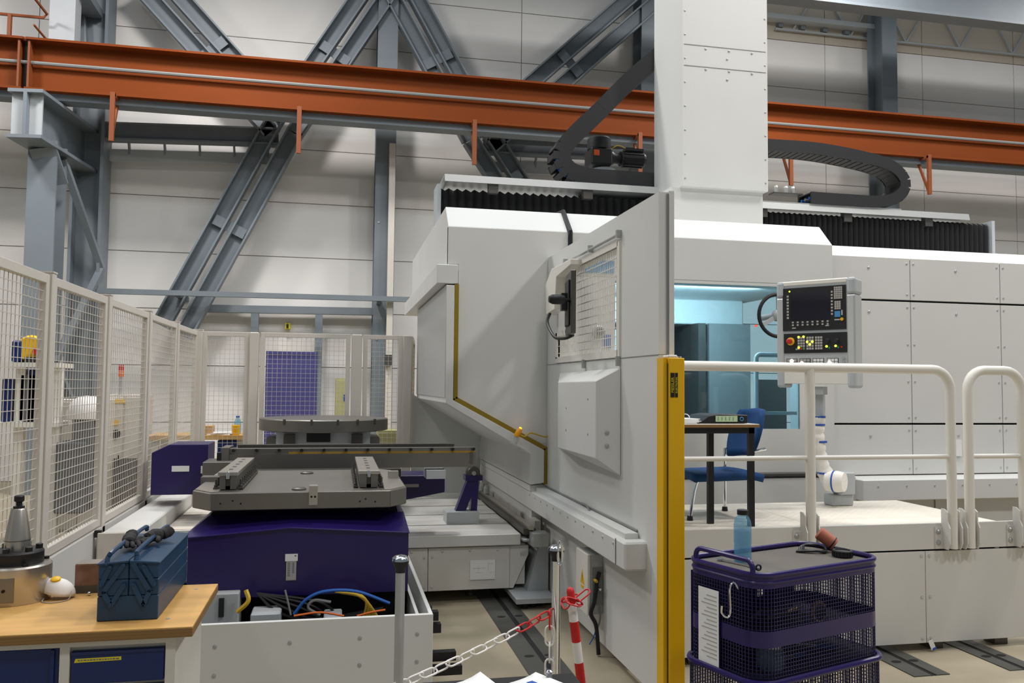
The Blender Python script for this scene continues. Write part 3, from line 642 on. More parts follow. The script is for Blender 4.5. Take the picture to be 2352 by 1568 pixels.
# hanging tag
a = (3.7914, 4.7900, 0.0409); t = thing('hanging_tag', 'white tag hanging from the platform panel edge on a string', 'tag', (3.8168, 4.79, 0.014))
MB().obox((3.8161, 4.785, 0.046), (0.034, 0.003, 0.062), ry=-0.42).build('card', PAPER, t); MB().obox((3.8322, 4.783, 0.022), (0.03, 0.004, 0.012), ry=-0.42).build('blue_edge', BLUET, t)
MB().tube([(3.7921, 4.79, 0.095), (3.8044, 4.787, 0.07)], 0.002, 5).build('string', PAPER, t)

# ================================================================== HANDRAILS
def handrail(label, x0, x1, posts, closed_left):
    yr, zt, r, rc = 4.755, 1.832, 0.031, 0.13
    t = thing('handrail', label, 'handrail', ((x0+x1)/2, yr, 0.66), 'white tubular handrails on the platform')
    path = []
    if closed_left: path += [(x0, yr, 0.665)] + arc((x0+rc, yr, zt-rc), rc, 180, 90, 6, (1, 0, 0), (0, 0, 1))
    else: path += [(x0, yr, zt)]
    path += arc((x1-rc, yr, zt-rc), rc, 90, 0, 6, (1, 0, 0), (0, 0, 1)) + [(x1, yr, 0.665)]
    MB().tube(path, r, 12).build('top_rail', RAILP, t, smooth=True)
    allp = ([x0] if closed_left else []) + posts + [x1]
    for x in posts: MB().tube([(x, yr, 0.665), (x, yr, zt)], r, 12).build('post', RAILP, t, smooth=True)
    st = [x0] + posts + [x1]
    for p, q in zip(st[:-1], st[1:]): MB().tube([(p, yr, 1.262), (q, yr, 1.262)], 0.016, 10).build('mid_rail', RAILP, t, smooth=True)
    for x in allp:
        for s in (-1, 1):
            MB().prism([(x+s*0.042, y, z) for y, z in ((4.798,0.66),(4.74,0.66),(4.72,0.70),(4.72,0.80),(4.74,0.84),(4.74,0.90),(4.77,0.92),(4.798,0.92))], (s*0.008, 0, 0)).build('bracket_plate', PAINT2, t)
        b = MB(); studs(b, [(x-0.08, 4.798, 0.70), (x-0.08, 4.798, 0.77)], 0.018, 0.02); b.build('bracket_bolt', GALV, t)
        bx(x-0.10, 4.79, 0.66, x+0.05, 4.80, 0.80).build('base_plate', PAINT2, t)
handrail('long white handrail running from the yellow post across the platform', 1.86, 3.9605, [2.9366], False)
handrail('white handrail section cut off at the right edge of the picture', 4.0931, 4.5126, [], True)

# ================================================================== CONTROL PENDANT
ca = math.radians(52); cc = (3.5064, 5.6000, 2.1146)
K = local_thing('control_pendant', 'grey and white operator panel with a dark screen and red stop button', 'control panel', (cc[0], cc[1], ZD), -ca)
zc = cc[2]-ZD; Wc, Hc, Dc = 0.56, 0.80, 0.15
bx(-Wc/2+0.02, 0, zc-Hc/2+0.02, Wc/2-0.02, Dc, zc+Hc/2).build('housing', STEELL, K, bevel=0.01)
for s in (-1, 1):
    x = s*(Wc/2-0.015)
    MB().prism([(x-0.03, -0.004, 0), (x+0.03, -0.004, 0), (x+0.03*1.0, Dc+0.01, 0), (x-0.03, Dc+0.01, 0)], (0, 0, 0.001)) if False else None
    bx(x-0.03, -0.006, zc-Hc/2+0.13, x+0.03, Dc+0.006, zc+Hc/2-0.12).build('side_profile', ALU, K, bevel=0.012, seg=2)
    bx(x-0.032, -0.01, zc+Hc/2-0.12, x+0.034, Dc+0.01, zc+Hc/2+0.005).build('corner_cap', STEELL, K, bevel=0.02, seg=2)
    bx(x-0.032, -0.01, zc-Hc/2-0.01, x+0.034, Dc+0.01, zc-Hc/2+0.13).build('corner_cap', STEELL, K, bevel=0.02, seg=2)
bx(-Wc/2+0.03, -0.004, zc+Hc/2-0.035, Wc/2-0.04, Dc, zc+Hc/2+0.004).build('top_cover', RAILP, K, bevel=0.008)
def cl(x, y): return ((x-235)/865*Wc-Wc/2, zc+Hc/2-(y-110)/1290*Hc)
def crect(x0, y0, x1, y1, d, nm, m, par=None):
    a = cl(x0, y0); b = cl(x1, y1); return bx(a[0], -d, b[1], b[0], 0.002, a[1]).build(nm, m, par or K)
u = crect(290, 190, 1025, 718, 0.006, 'display_unit', BLACK); crect(385, 240, 850, 590, 0.0075, 'screen', SCREEN, u)
kb = MB()
def key(mb, x, y, w, h, d=0.0095):
    a = cl(x-w/2, y-h/2); b = cl(x+w/2, y+h/2); mb.box(a[0], -d, b[1], b[0], -0.004, a[1])
for i in range(8): key(kb, 352, 290+i*38, 24, 24); key(kb, 868, 265+i*38, 22, 22)
for i in range(8): key(kb, 412+i*58, 615, 22, 20); key(kb, 412+i*58, 648, 22, 20)
key(kb, 425, 685, 44, 14); key(kb, 812, 668, 40, 14); key(kb, 925, 602, 60, 16); key(kb, 980, 520, 16, 60)
kb.build('softkeys', KEYS, u)
kk = MB()
for r in range(6):
    for c in range(4): key(kk, 903+c*24, 218+r*25, 20, 21)
for r in range(4):
    for c in range(3): key(kk, 908+c*24, 390+r*26, 20, 22)
kk.build('keypad', KEYS, u)
ku = MB(); key(ku, 930, 535, 64, 70); ku.build('cursor_pad', SKYB, u)
kn = MB(); a = cl(978, 598); kn.lathe([(0.012, -0.004), (0.012, -0.012)], (a[0], 0, a[1]), 12, 'Y'); kn.build('yellow_key', YELLOW, u)
kn = MB(); a = cl(374, 230); kn.lathe([(0.006, -0.004), (0.006, -0.009)], (a[0], 0, a[1]), 10, 'Y'); kn.build('power_led', LEDY, u)
l = crect(300, 752, 1030, 992, 0.006, 'key_unit', BLACK)
a = cl(385, 848); MB().lathe([(0.03, -0.006), (0.03, -0.016), (0.026, -0.018)], (a[0], 0, a[1]), 20, 'Y').build('stop_collar', YELLOW, l, smooth=True)
MB().lathe([(0.014, -0.016), (0.014, -0.03), (0.021, -0.034), (0.021, -0.046), (0.014, -0.052)], (a[0], 0, a[1]), 20, 'Y').build('stop_button', RED, l, smooth=True)
kk = MB()
for x0 in (480, 583, 683):
    for r in range(5):
        for c in range(3): key(kk, x0+c*30, 808+r*33, 24, 25)
key(kk, 455, 945, 22, 20); kk.build('keypad', KEYS, l)
ky = MB()
for x, y in ((480, 797), (538, 794), (480, 925), (580, 858), (640, 857), (610, 890), (803, 918), (906, 915)):
    a = cl(x, y); ky.lathe([(0.0085, -0.006), (0.0085, -0.012)], (a[0], 0, a[1]), 10, 'Y')
ky.build('lit_key', LEDY, l)
kr = MB(); key(kr, 510, 940, 24, 24, 0.011); key(kr, 973, 928, 20, 20, 0.011); kr.build('red_key', RED, l)
kg = MB(); key(kg, 540, 942, 22, 22, 0.011); key(kg, 835, 935, 16, 20, 0.011); key(kg, 935, 932, 16, 20, 0.011); kg.build('green_key', mat('green_key', (40, 150, 90), 0.4), l)
for x in (818, 920):
    a = cl(x, 852); MB().lathe([(0.017, -0.006), (0.017, -0.012), (0.011, -0.014), (0.011, -0.028)], (a[0], 0, a[1]), 14, 'Y').build('dial', RUBBER, l)
b3 = crect(303, 1022, 1035, 1200, 0.004, 'button_strip', STEELL)
for gi, x0 in enumerate((355, 510, 665, 830)):
    g = MB()
    for r in range(2):
        for c in range(3): key(g, x0+c*40, 1082+r*38, 34, 32, 0.008)
    g.build('button_block', PAPER if gi > 1 else KEYS, b3)
    f = crect(x0-24, 1060, x0+104, 1142, 0.0055, 'block_frame', BLACK, b3)
for x, y in ((395, 1088), (515, 1118), (833, 1116)):
    a = cl(x, y); MB().lathe([(0.0135, -0.006), (0.0135, -0.012)], (a[0], 0, a[1]), 12, 'Y').build('lit_button', LEDW, b3)
for y in (1060, 1110):
    a = cl(990, y); MB().lathe([(0.01, -0.004), (0.01, -0.012)], (a[0], 0, a[1]), 12, 'Y').build('socket', GALV, b3)
crect(303, 1215, 1035, 1365, 0.004, 'lower_cover', RAILP)
# stem, sleeve and base of the pendant (built in the pendant's own space)
Ri = Matrix.Rotation(ca, 3, 'Z')
def wk(p): q = Vector(p) - Vector((cc[0], cc[1], ZD)); return Ri @ q
MB().box(-0.045, 0.03, zc-Hc/2-0.06, 0.045, 0.12, zc-Hc/2).build('neck', STEELL, K)
stem_t, stem_b = wk((3.5958, 5.6800, 1.6902)), wk((3.5933, 5.6800, 1.4692))
MB().beam(stem_t, stem_b, 0.055, 0.055, up=(0, 1, 0)).build('stem', STEELL, K)
sl = catmull([wk(p) for p in ((3.5736, 5.6600, 1.4930), (3.5610, 5.6600, 1.3455), (3.5846, 5.6600, 1.1820), (3.6232, 5.6600, 1.0510), (3.6642, 5.6400, 0.9810))], 8)
MB().tube(sl, 0.04, 12, rs=[0.038+0.010*abs(math.sin(i*0.9))+(0.012 if i > 20 else 0) for i in range(len(sl))]).build('hose_sleeve', SLEEVE, K, smooth=True)
for p, q in (((3.5735, 5.6600, 1.4864), 0.041), ((3.5655, 5.6600, 1.4274), 0.043), ((3.5787, 5.6600, 1.2996), 0.046), ((3.6197, 5.6600, 1.0641), 0.058)):
    a = wk(p); MB().lathe([(q+0.004, -0.007), (q+0.004, 0.007)], a, 14).build('blue_band', BLUET, K)
e = wk((3.6493, 5.6000, 1.0086)); MB().lathe([(0.05, -0.07), (0.075, -0.05), (0.08, 0.03), (0.07, 0.08)], e, 16, 'X').build('swivel_wrap', SLEEVE, K, smooth=True)
e = wk((3.6493, 5.6000, 1.0086)); MB().lathe([(0.081, 0.0), (0.081, 0.012)], e, 16, 'X').build('blue_band', BLUET, K)
w = wk((3.7660, 5.6500, 0.9848)); MB().obox((w.x, w.y, w.z+0.005), (0.13, 0.11, 0.17), rz=ca).build('base_block', STEELL, K, bevel=0.01)
MB().obox((w.x-0.04, w.y, w.z*0.5-0.04), (0.18, 0.12, w.z-0.08), rz=ca).build('base_foot', STEELL, K, bevel=0.008)

# hand wheel next to the pendant
h = (3.6069, 6.3000, 2.3087); rr = 0.178
t = thing('handwheel', 'black handwheel with grey spokes left of the operator panel', 'handwheel', h)
MB().tube(arc(h, rr, 0, 360, 36, (1, 0, 0), (0, 0, 1))[:-1], 0.016, 8, closed=True).build('rim', BLACK, t, smooth=True)
MB().lathe([(0.05, 0.03), (0.05, -0.015), (0.035, -0.03)], h, 16, 'Y').build('hub', STEELL, t, smooth=True)
for a in (90, 210, 330): MB().beam(h, (h[0]+rr*math.cos(math.radians(a)), h[1], h[2]+rr*math.sin(math.radians(a))), 0.034, 0.016, up=(0, 1, 0)).build('spoke', STEELL, t)
MB().tube([(h[0], h[1]+0.02, h[2]), (h[0], 6.615, h[2])], 0.025, 12).build('shaft', STEELL, t, smooth=True)

# ================================================================== TABLE, CHAIR, PAPERS
zt = 1.4697
t = thing('platform_table', 'small table with a grey top and black legs on the platform', 'table', (2.2, 5.05, ZD))
tt = bx(1.84, 4.86, zt-0.022, 2.645, 5.32, zt).build('table_top', LAMIN, t, bevel=0.003); bx(1.84, 4.858, zt-0.022, 2.645, 4.862, zt-0.004).build('edge_band', PLYE, tt)
bx(1.87, 4.88, zt-0.06, 2.62, 4.905, zt-0.022).build('apron', TABLEB, t); bx(1.87, 5.27, zt-0.06, 2.62, 5.295, zt-0.022).build('apron', TABLEB, t)
for x, y in ((2.60, 4.895), (2.385, 5.03), (1.89, 4.895), (1.89, 5.28)): bx(x-0.019, y-0.015, ZD, x+0.019, y+0.015, zt-0.022).build('leg', TABLEB, t)
t = thing('office_chair', 'blue upholstered visitor chair with chrome legs behind the table', 'chair', (2.75, 5.35, ZD))
zs = 1.1120; xs0, xs1 = 2.3459-0.02, 2.8337
n = 10; g = MB(); vs = []
for i in range(n+1):
    u = i/n
    for j in range(7):
        w = j/6; xx = xs0+(xs1-xs0)*u; yy = 5.14+0.42*w; k = 1-(2*w-1)**4*0.3
        vs.append((xx, yy, zs+0.03*k-0.02*max(0, u-0.85)/0.15-0.01*(1-u)))
fs = [(i*7+j, (i+1)*7+j, (i+1)*7+j+1, i*7+j+1) for i in range(n) for j in range(6)]
sv = MB().add(vs, fs); o = sv.build('seat', CHAIRB, t, smooth=True); md = o.modifiers.new('s', 'SOLIDIFY'); md.thickness = 0.05; md.offset = -1
xb = 2.8552; zb0, zb1 = 1.2269, 1.5490; vs = []
for i in range(9):
    u = i/8
    for j in range(9):
        w = (j/8)*2-1; hw = 0.21*(1-0.25*abs(2*u-1)**2.2); lean = 0.10*u
        vs.append((xb-0.05+lean - 0.09*w*w*0.9+0.03, 5.35+hw*w*1.0, zb0+(zb1-zb0)*u - 0.02*w*w*(1-u)))
fs = [(i*9+j, (i+1)*9+j, (i+1)*9+j+1, i*9+j+1) for i in range(8) for j in range(8)]
o = MB().add(vs, fs).build('backrest', CHAIRB, t, smooth=True); md = o.modifiers.new('s', 'SOLIDIFY'); md.thickness = 0.035
for y in (5.17, 5.53):
    MB().tube([(xs0-0.02, y, ZD+0.012)] + catmull([(xs0+0.01, y, zs-0.10), (xs0+0.04, y, zs-0.03), (xs0+0.12, y, zs-0.025)], 5) + [(xs1-0.12, y, zs-0.025)], 0.012, 8).build('front_leg', CHROME, t, smooth=True)
    MB().tube([(xs1-0.10, y, ZD+0.012), (xs1-0.10, y, zs+0.15), (xb, y, zb0+0.06)], 0.012, 8).build('rear_leg', CHROME, t, smooth=True)
    for x in (xs0-0.02, xs1-0.10): MB().lathe([(0.022, 0), (0.018, 0.03)], (x, y, ZD), 10).build('foot_cap', BLACK, t)
bp = thing('paper_stack', 'loose stack of white papers on the small platform table', 'paper', (2.1, 5.0, zt))
for i in range(5): MB().obox((2.10+0.01*(i % 3), 5.02, zt+0.004+i*0.006), (0.30, 0.21, 0.005), rz=0.08*(i-2)).build('sheet', PAPER, bp)
MB().tube(arc((2.20, 5.0, zt+0.03), 0.03, 0, 180, 8, (1, 0, 0), (0, 0, 1)), 0.004, 6).build('ring_clip', CHROME, bp, smooth=True)
bp = thing('ring_binder', 'black ring binder with a pale green spine label on the table', 'binder', (2.42, 5.05, zt))
MB().prism([(2.26, 4.93, zt+0.002), (2.60, 4.93, zt+0.002), (2.60, 4.93, zt+0.055), (2.40, 4.93, zt+0.06), (2.33, 4.93, zt+0.05)], (0, 0.28, 0)).build('cover', BLACK, bp, bevel=0.004)
bx(2.375, 4.925, zt+0.012, 2.525, 4.93, zt+0.05).build('spine_label', GREENL, bp)
mk = MB()
for k in range(5): mk.box(2.39+k*0.026, 4.9235, zt+0.02, 2.393+k*0.026, 4.925, zt+0.042)
mk.build('label_marks', INK, bp); MB().tube(arc((2.555, 4.926, zt+0.03), 0.011, 0, 360, 14, (1, 0, 0), (0, 0, 1))[:-1], 0.003, 6, closed=True).build('finger_ring', SKYB, bp)

# ================================================================== PURPLE MESH TROLLEY
tr = math.radians(18.5)
TR = local_thing('mesh_trolley', 'purple wire mesh tool trolley with a rubber covered top', 'trolley', (1.965, 3.40, 0), tr)
TW, TD, RC = 0.78, 0.43, 0.09; ZT = 0.945
def rrect(w, d, r, z, n=6):
    out = []
    for cx, cy, a in ((w/2-r, d/2-r, 0), (-w/2+r, d/2-r, 90), (-w/2+r, -d/2+r, 180), (w/2-r, -d/2+r, 270)):
        out += [(cx+r*math.cos(math.radians(a+90*i/n)), cy+r*math.sin(math.radians(a+90*i/n)), z) for i in range(n+1)]
    return out
def band(w, d, r, z0, z1, th=0.004):
    m = MB(); a = rrect(w, d, r, z0); b = rrect(w, d, r, z1); k = len(a); c = rrect(w-2*th, d-2*th, r-th, z0); e = rrect(w-2*th, d-2*th, r-th, z1)
    m.add(a+b+c+e, [(i, (i+1) % k, k+(i+1) % k, k+i) for i in range(k)] + [(2*k+i, 3*k+i, 3*k+(i+1) % k, 2*k+(i+1) % k) for i in range(k)] + [(k+i, k+(i+1) % k, 3*k+(i+1) % k, 3*k+i) for i in range(k)] + [(i, 2*k+i, 2*k+(i+1) % k, (i+1) % k) for i in range(k)])
    return m
def slab(w, d, r, z0, z1): return MB().prism(rrect(w, d, r, z0), (0, 0, z1-z0))
MB().tube(rrect(TW, TD, RC, ZT), 0.011, 8, closed=True).build('top_rim', PURPLE, TR, smooth=True)
band(TW+0.004, TD+0.004, RC, ZT-0.055, ZT-0.005).build('top_skirt', PURPLE, TR, smooth=True)
MB().tube(rrect(TW+0.004, TD+0.004, RC, ZT-0.03), 0.006, 6, closed=True).build('skirt_bead', PURPLE, TR, smooth=True)
slab(TW-0.02, TD-0.02, RC-0.01, ZT-0.022, ZT-0.012).build('top_mat', MAT_TOP, TR)
slab(TW-0.01, TD-0.01, RC-0.005, ZT-0.05, ZT-0.022).build('top_tray', PURPLE, TR)
def mesh_band(z0, z1, w, d):
    m = MB(); pts = [Vector(p) for p in rrect(w, d, RC, 0)]; pts.append(pts[0]); P = resample(pts, 0.0155)
    for p in P: m.beam((p.x, p.y, z0), (p.x, p.y, z1), 0.0034, 0.0034, up=(0, 1, 0))
    z = z0+0.006
    while z < z1: m.tube(rrect(w, d, RC, z, 4), 0.0017, 3, closed=True); z += 0.0155
    return m
for z0, z1, w in ((ZT-0.225, ZT-0.055, TW), (ZT-0.415, ZT-0.29, TW), (0.24, ZT-0.44, TW+0.02)):
    mesh_band(z0, z1, w, TD + (w-TW)).build('wire_mesh', PURPM, TR, stuff=True)
band(TW+0.004, TD+0.004, RC, ZT-0.29, ZT-0.225).build('shelf_band', PURPLE, TR, smooth=True)
slab(TW-0.012, TD-0.012, RC-0.006, ZT-0.29, ZT-0.275).build('shelf', SHELF_SHADE, TR)
slab(TW, TD, RC, ZT-0.425, ZT-0.41).build('lower_shelf', SHELF_SHADE, TR)
MB().tube(rrect(TW+0.03, TD+0.03, RC+0.01, ZT-0.425), 0.013, 8, closed=True).build('lower_rim', PURPLE, TR, smooth=True)
band(TW+0.024, TD+0.024, RC, 0.18, 0.24).build('base_band', PURPLE, TR, smooth=True)
slab(TW+0.01, TD+0.01, RC, 0.18, 0.2).build('base_tray', PURPLE, TR)
for x in (-1, 1):
    for y in (-1, 1):
        MB().lathe([(0.05, -0.015), (0.055, -0.01), (0.055, 0.01), (0.05, 0.015)], (x*0.3, y*0.14, 0.055), 16, 'X').build('castor', BLACK, TR, smooth=True)
        bx(x*0.3-0.025, y*0.14-0.02, 0.055, x*0.3+0.025, y*0.14+0.02, 0.18).build('castor_fork', GALV, TR)
bx(0.10, TD/2-0.012, ZT-0.225, 0.30, TD/2-0.006, ZT-0.055).build('back_sheet', PURPLE, TR); bx(-0.36, TD/2-0.012, ZT-0.41, 0.05, TD/2-0.006, ZT-0.055).build('back_sheet', PURPLE, TR)
hx = -TW/2+0.01
MB().tube([(hx, 0.15, ZT)] + arc((hx, 0.12, ZT+0.02), 0.035, 0, 90, 4, (0, 1, 0), (0, 0, 1)) + arc((hx, -0.14, ZT+0.02), 0.035, 90, 180, 4, (0, 1, 0), (0, 0, 1)) + [(hx, -0.175, ZT)], 0.011, 10).build('push_handle', PURPLE, TR, smooth=True)
def tp(x, y, z): q = Matrix.Rotation(tr, 3, 'Z') @ Vector((x, y, z)); return (q.x+1.965, q.y+3.40, q.z)
ZM = ZT-0.012
sh = local_thing('notice_sheet', 'white printed sheet hanging on the left side of the trolley', 'paper', tp(-TW/2-0.012, 0.03, ZT-0.42), tr)
bx(-0.001, -0.035, 0.0, 0.001, 0.085, 0.32).build('sheet', PAPER, sh)
pr = MB()
for k in range(16): pr.box(-0.002, -0.025, 0.29-k*0.017, -0.001, -0.025+0.06+0.03*((k*7) % 3)/2, 0.294-k*0.017)
pr.build('print', KEYS, sh)
hk = thing('hook', 'chrome S hook hanging on the trolley mesh above the printed sheet', 'hook', tp(-TW/2-0.02, -0.09, ZT-0.18))
q = tp(-TW/2-0.022, -0.085, ZT-0.1); MB().tube(catmull([(q[0]+0.03, q[1]-0.01, q[2]+0.03), (q[0]+0.015, q[1], q[2]+0.055), (q[0]-0.004, q[1], q[2]+0.03), (q[0]-0.002, q[1], q[2]-0.06), (q[0]-0.015, q[1], q[2]-0.085), (q[0]-0.035, q[1]+0.01, q[2]-0.07), (q[0]-0.035, q[1]+0.01, q[2]-0.04)], 6), 0.0045, 8).build('wire', CHROME, hk, smooth=True)
# bottle on the trolley
q = (1.7771, 3.4232, 0.9330); t = thing('water_bottle', 'blue translucent water bottle with a dark cap on the purple trolley', 'bottle', (q[0], q[1], ZM))
r = 0.0385; s = 0.227
MB().lathe([(r*0.9, 0), (r, 0.012), (r*0.98, 0.07), (r*0.96, 0.075), (r, 0.08), (r, s*0.70), (r*0.93, s*0.78), (r*0.72, s*0.85), (r*0.52, s*0.89), (r*0.52, s*0.91)], (q[0], q[1], ZM), 24).build('body', BOTTLE, t, smooth=True)
MB().lathe([(r*0.62, s*0.90), (r*0.62, s*0.99), (r*0.55, s*1.0)], (q[0], q[1], ZM), 20).build('cap', BLACK, t, smooth=True)
MB().lathe([(r*0.88, 0.006), (r*0.9, s*0.6)], (q[0], q[1], ZM), 20).build('water', BOTTLEC, t, smooth=True)
a, b = Vector((1.6746, 3.4523, 0.9400)), Vector((1.7594, 3.2769, 0.9400)); d = (b-a).normalized()
t = thing('spanner', 'chrome combination spanner lying on the trolley beside the bottle', 'spanner', tuple(a.lerp(b, 0.5)))
MB().beam(a+d*0.02, b-d*0.02, 0.011, 0.006).build('shank', CHROME, t); MB().lathe([(0.014, -0.004), (0.014, 0.004)], a+d*0.01, 14).build('ring_end', CHROME, t)
for s in (-1, 1): MB().beam(b-d*0.03+d.cross(Vector((0,0,1)))*0.009*s, b+d.cross(Vector((0,0,1)))*0.010*s, 0.008, 0.007).build('jaw', CHROME, t)
t = thing('rim_clip', 'small black clip at the near corner of the trolley top', 'clip', (1.7397, 3.2145, 0.9450))
MB().tube(arc((1.7290, 3.1947, 0.9550), 0.011, 0, 360, 12, (1, 0, 0), (0, 0, 1))[:-1], 0.004, 6, closed=True).build('ring', BLACK, t, smooth=True); MB().tube([(1.7397, 3.2145, 0.9450), (1.7097, 3.2029, 0.9450)], 0.004, 6).build('tab', BLACK, t)
q = Vector((2.2392, 3.4659, 0.9600)); e = Vector((2.1771, 3.4100, 1.0000)); R = (e-q).normalized().to_track_quat('Z', 'Y').to_matrix()
t = thing('brown_cup', 'reddish brown cup lying tilted on the black puck on the trolley', 'cup', (q.x, q.y, ZM))
q2 = Vector((2.3051, 3.5329, 0.9450)); d = (Vector((q2.x-0.075, q2.y+0.05, 1.02)) - Vector((q2.x, q2.y, 0.955))).normalized(); R = d.to_track_quat('Z', 'Y').to_matrix()
MB().lathe([(0.026, 0), (0.031, 0.0), (0.031, 0.085), (0.025, 0.09), (0.004, 0.09)], (q2.x, q2.y, 0.968), 20, R=R).build('body', BROWNC, t, smooth=True)
MB().lathe([(0.032, 0.01), (0.032, 0.016)], (q2.x, q2.y, 0.968), 20, R=R).build('rim_line', BLACK, t)
q = (2.2789, 3.4353, 0.9450); t = thing('black_puck', 'black ribbed round cap lying on the trolley top', 'cap', (q[0], q[1], ZM))
m = MB().lathe([(0.040, 0.0), (0.044, 0.004), (0.044, 0.028), (0.040, 0.032), (0.034, 0.032), (0.032, 0.026), (0.004, 0.026)], (q[0], q[1], ZM), 24)
m.build('body', BLACK, t, smooth=True); m = MB()
for k in range(20): an = k*math.pi/10; m.obox((q[0]+0.044*math.cos(an), q[1]+0.044*math.sin(an), ZM+0.016), (0.004, 0.005, 0.022), rz=an)
m.build('knurl', RUBBER, t)
q = Vector((2.2050, 3.5539, 0.9400)); t = thing('black_strap', 'tangled black leather strap beside the brown cup', 'strap', (q.x, q.y, ZM))
for k in range(3):
    pts = [(q.x-0.075+0.01*k, q.y-0.01, ZM+0.006), (q.x-0.04, q.y+0.04-0.015*k, ZM+0.02+0.006*k), (q.x+0.02, q.y+0.045-0.02*k, ZM+0.03), (q.x+0.07, q.y+0.02, ZM+0.014), (q.x+0.03, q.y-0.03-0.01*k, ZM+0.01), (q.x-0.03, q.y-0.035+0.012*k, ZM+0.012), (q.x-0.09+0.01*k, q.y+0.01*k, ZM+0.006)]
    MB().tube(catmull(pts, 6), 0.005, 6).build('strap_loop', CABLEK, t, smooth=True)
# things inside the trolley
for nm, lb, ct, px, z, m in (('tape_roll', 'brown tape roll on the upper shelf inside the trolley', 'tape', (0.10, -0.10), ZT-0.275, KRAFT), ('glass_jar', 'clear plastic jar on the lower shelf inside the trolley', 'jar', (-0.22, -0.12), ZT-0.41, BOTTLEC)):
    q = tp(px[0], px[1], z); t = thing(nm, lb, ct, q)
    if nm == 'tape_roll':
        MB().tube(arc((q[0], q[1], q[2]+0.05), 0.042, 0, 360, 20, (0.9, 0.3, 0), (0, 0, 1))[:-1], 0.010, 8, closed=True).build('ring', m, t, smooth=True); MB().lathe([(0.034, -0.008), (0.034, 0.008)], (q[0], q[1], q[2]+0.05), 16, 'Y').build('core', MACHD, t)
    else:
        MB().lathe([(0.05, 0), (0.055, 0.01), (0.055, 0.07), (0.04, 0.09)], q, 20).build('body', m, t, smooth=True); MB().lathe([(0.042, 0.088), (0.042, 0.1)], q, 20).build('lid', WHITEP, t)
for k, (x, y, z, L, a, lb) in enumerate(((0.05, 0.05, ZT-0.262, 0.24, 0.5, 'long steel file on the upper shelf inside the trolley'), (0.15, -0.02, ZT-0.40, 0.2, -0.4, 'steel punch on the lower shelf inside the trolley'), (-0.05, -0.08, ZT-0.40, 0.16, 0.3, 'short steel bar on the lower shelf near the jar'))):
    c = tp(x, y, z); t = thing('hand_tool', lb, 'tool', c, 'tools inside the trolley')
    dv = Vector((math.cos(a), math.sin(a), 0)); MB().beam(Vector(c)-dv*L/2, Vector(c)+dv*L*0.1, 0.016, 0.01).build('blade', MACHL, t); MB().tube([Vector(c)+dv*L*0.1, Vector(c)+dv*L/2], 0.011, 8).build('handle', CABLEB if k else BRASS, t, smooth=True)

# ================================================================== THINGS MOUNTED ON THE PARTITION
t = thing('monitor_arm', 'white angled bracket holding a black viewing monitor beside the mesh window', 'monitor', (1.64, 6.0, 2.1))
xb = 1.60
MB().prism([(xb, y, z) for y, z in ((6.15,2.60),(5.60,2.60),(5.60,2.56),(6.0,2.52),(6.05,2.28),(6.30,2.26),(6.33,2.50))], (0.085, 0, 0)).build('bracket', RAILP, t, bevel=0.004)
mz0, mz1 = 2.06, 2.50
mo = MB().obox((1.60, 5.60, (mz0+mz1)/2), (0.035, 0.33, mz1-mz0), rz=-0.16).build('housing', MACHD, t, bevel=0.006)
MB().obox((1.574, 5.595, (mz0+mz1)/2), (0.012, 0.22, mz1-mz0-0.12), rz=-0.16).build('screen_hood', RUBBER, mo, bevel=0.01)
MB().obox((1.55, 5.6, 2.29), (0.04, 0.09, 0.12), rz=-0.16).build('mount', BLACK, mo)
kx = (1.5000, 5.6871, 2.3299)
MB().lathe([(0.012, 0.06), (0.028, 0.05), (0.034, 0.02), (0.034, -0.03), (0.022, -0.055)], (1.455, kx[1]-0.25, 2.29), 16, 'X').build('knob', BLACK, mo, smooth=True)
MB().tube([(1.50, kx[1]-0.25, 2.29), (1.57, kx[1]-0.2, 2.29)], 0.012, 8).build('knob_stem', BLACK, mo)
MB().tube(catmull([(1.62, 6.25, 2.27), (1.56, 6.1, 2.18), (1.55, 5.85, 2.06), (1.58, 5.68, 2.04), (1.62, 5.6, 2.06)], 8), 0.012, 8).build('cable', CABLEK, t, smooth=True)
# orange beacon at the door gap
q = (1.4242, 6.5200, 1.3102); t = thing('warning_beacon', 'small lit amber beacon on the door edge', 'beacon', q)
MB().lathe([(0.022, -0.02), (0.024, 0.0), (0.024, 0.04), (0.014, 0.052)], q, 14, R=Matrix.Rotation(0.5, 3, 'Y')).build('lens', BEACON, t, smooth=True)
MB().lathe([(0.013, 0.05), (0.010, 0.062)], q, 10, R=Matrix.Rotation(0.5, 3, 'Y')).build('bulb', LEDA, t)
MB().obox((q[0]-0.025, q[1], q[2]-0.045), (0.035, 0.02, 0.07), ry=0.5).build('holder', ALU, t)
MB().tube(catmull([(q[0]+0.02, q[1], q[2]+0.0), (1.4807, 6.5000, 1.2939), (1.5318, 6.5200, 1.3204), (1.6164, 6.5400, 1.2980), (1.6823, 6.5700, 1.2854), (1.7045, 6.6000, 1.3189)], 5), 0.006, 6).build('cable', CABLEY, t, smooth=True)
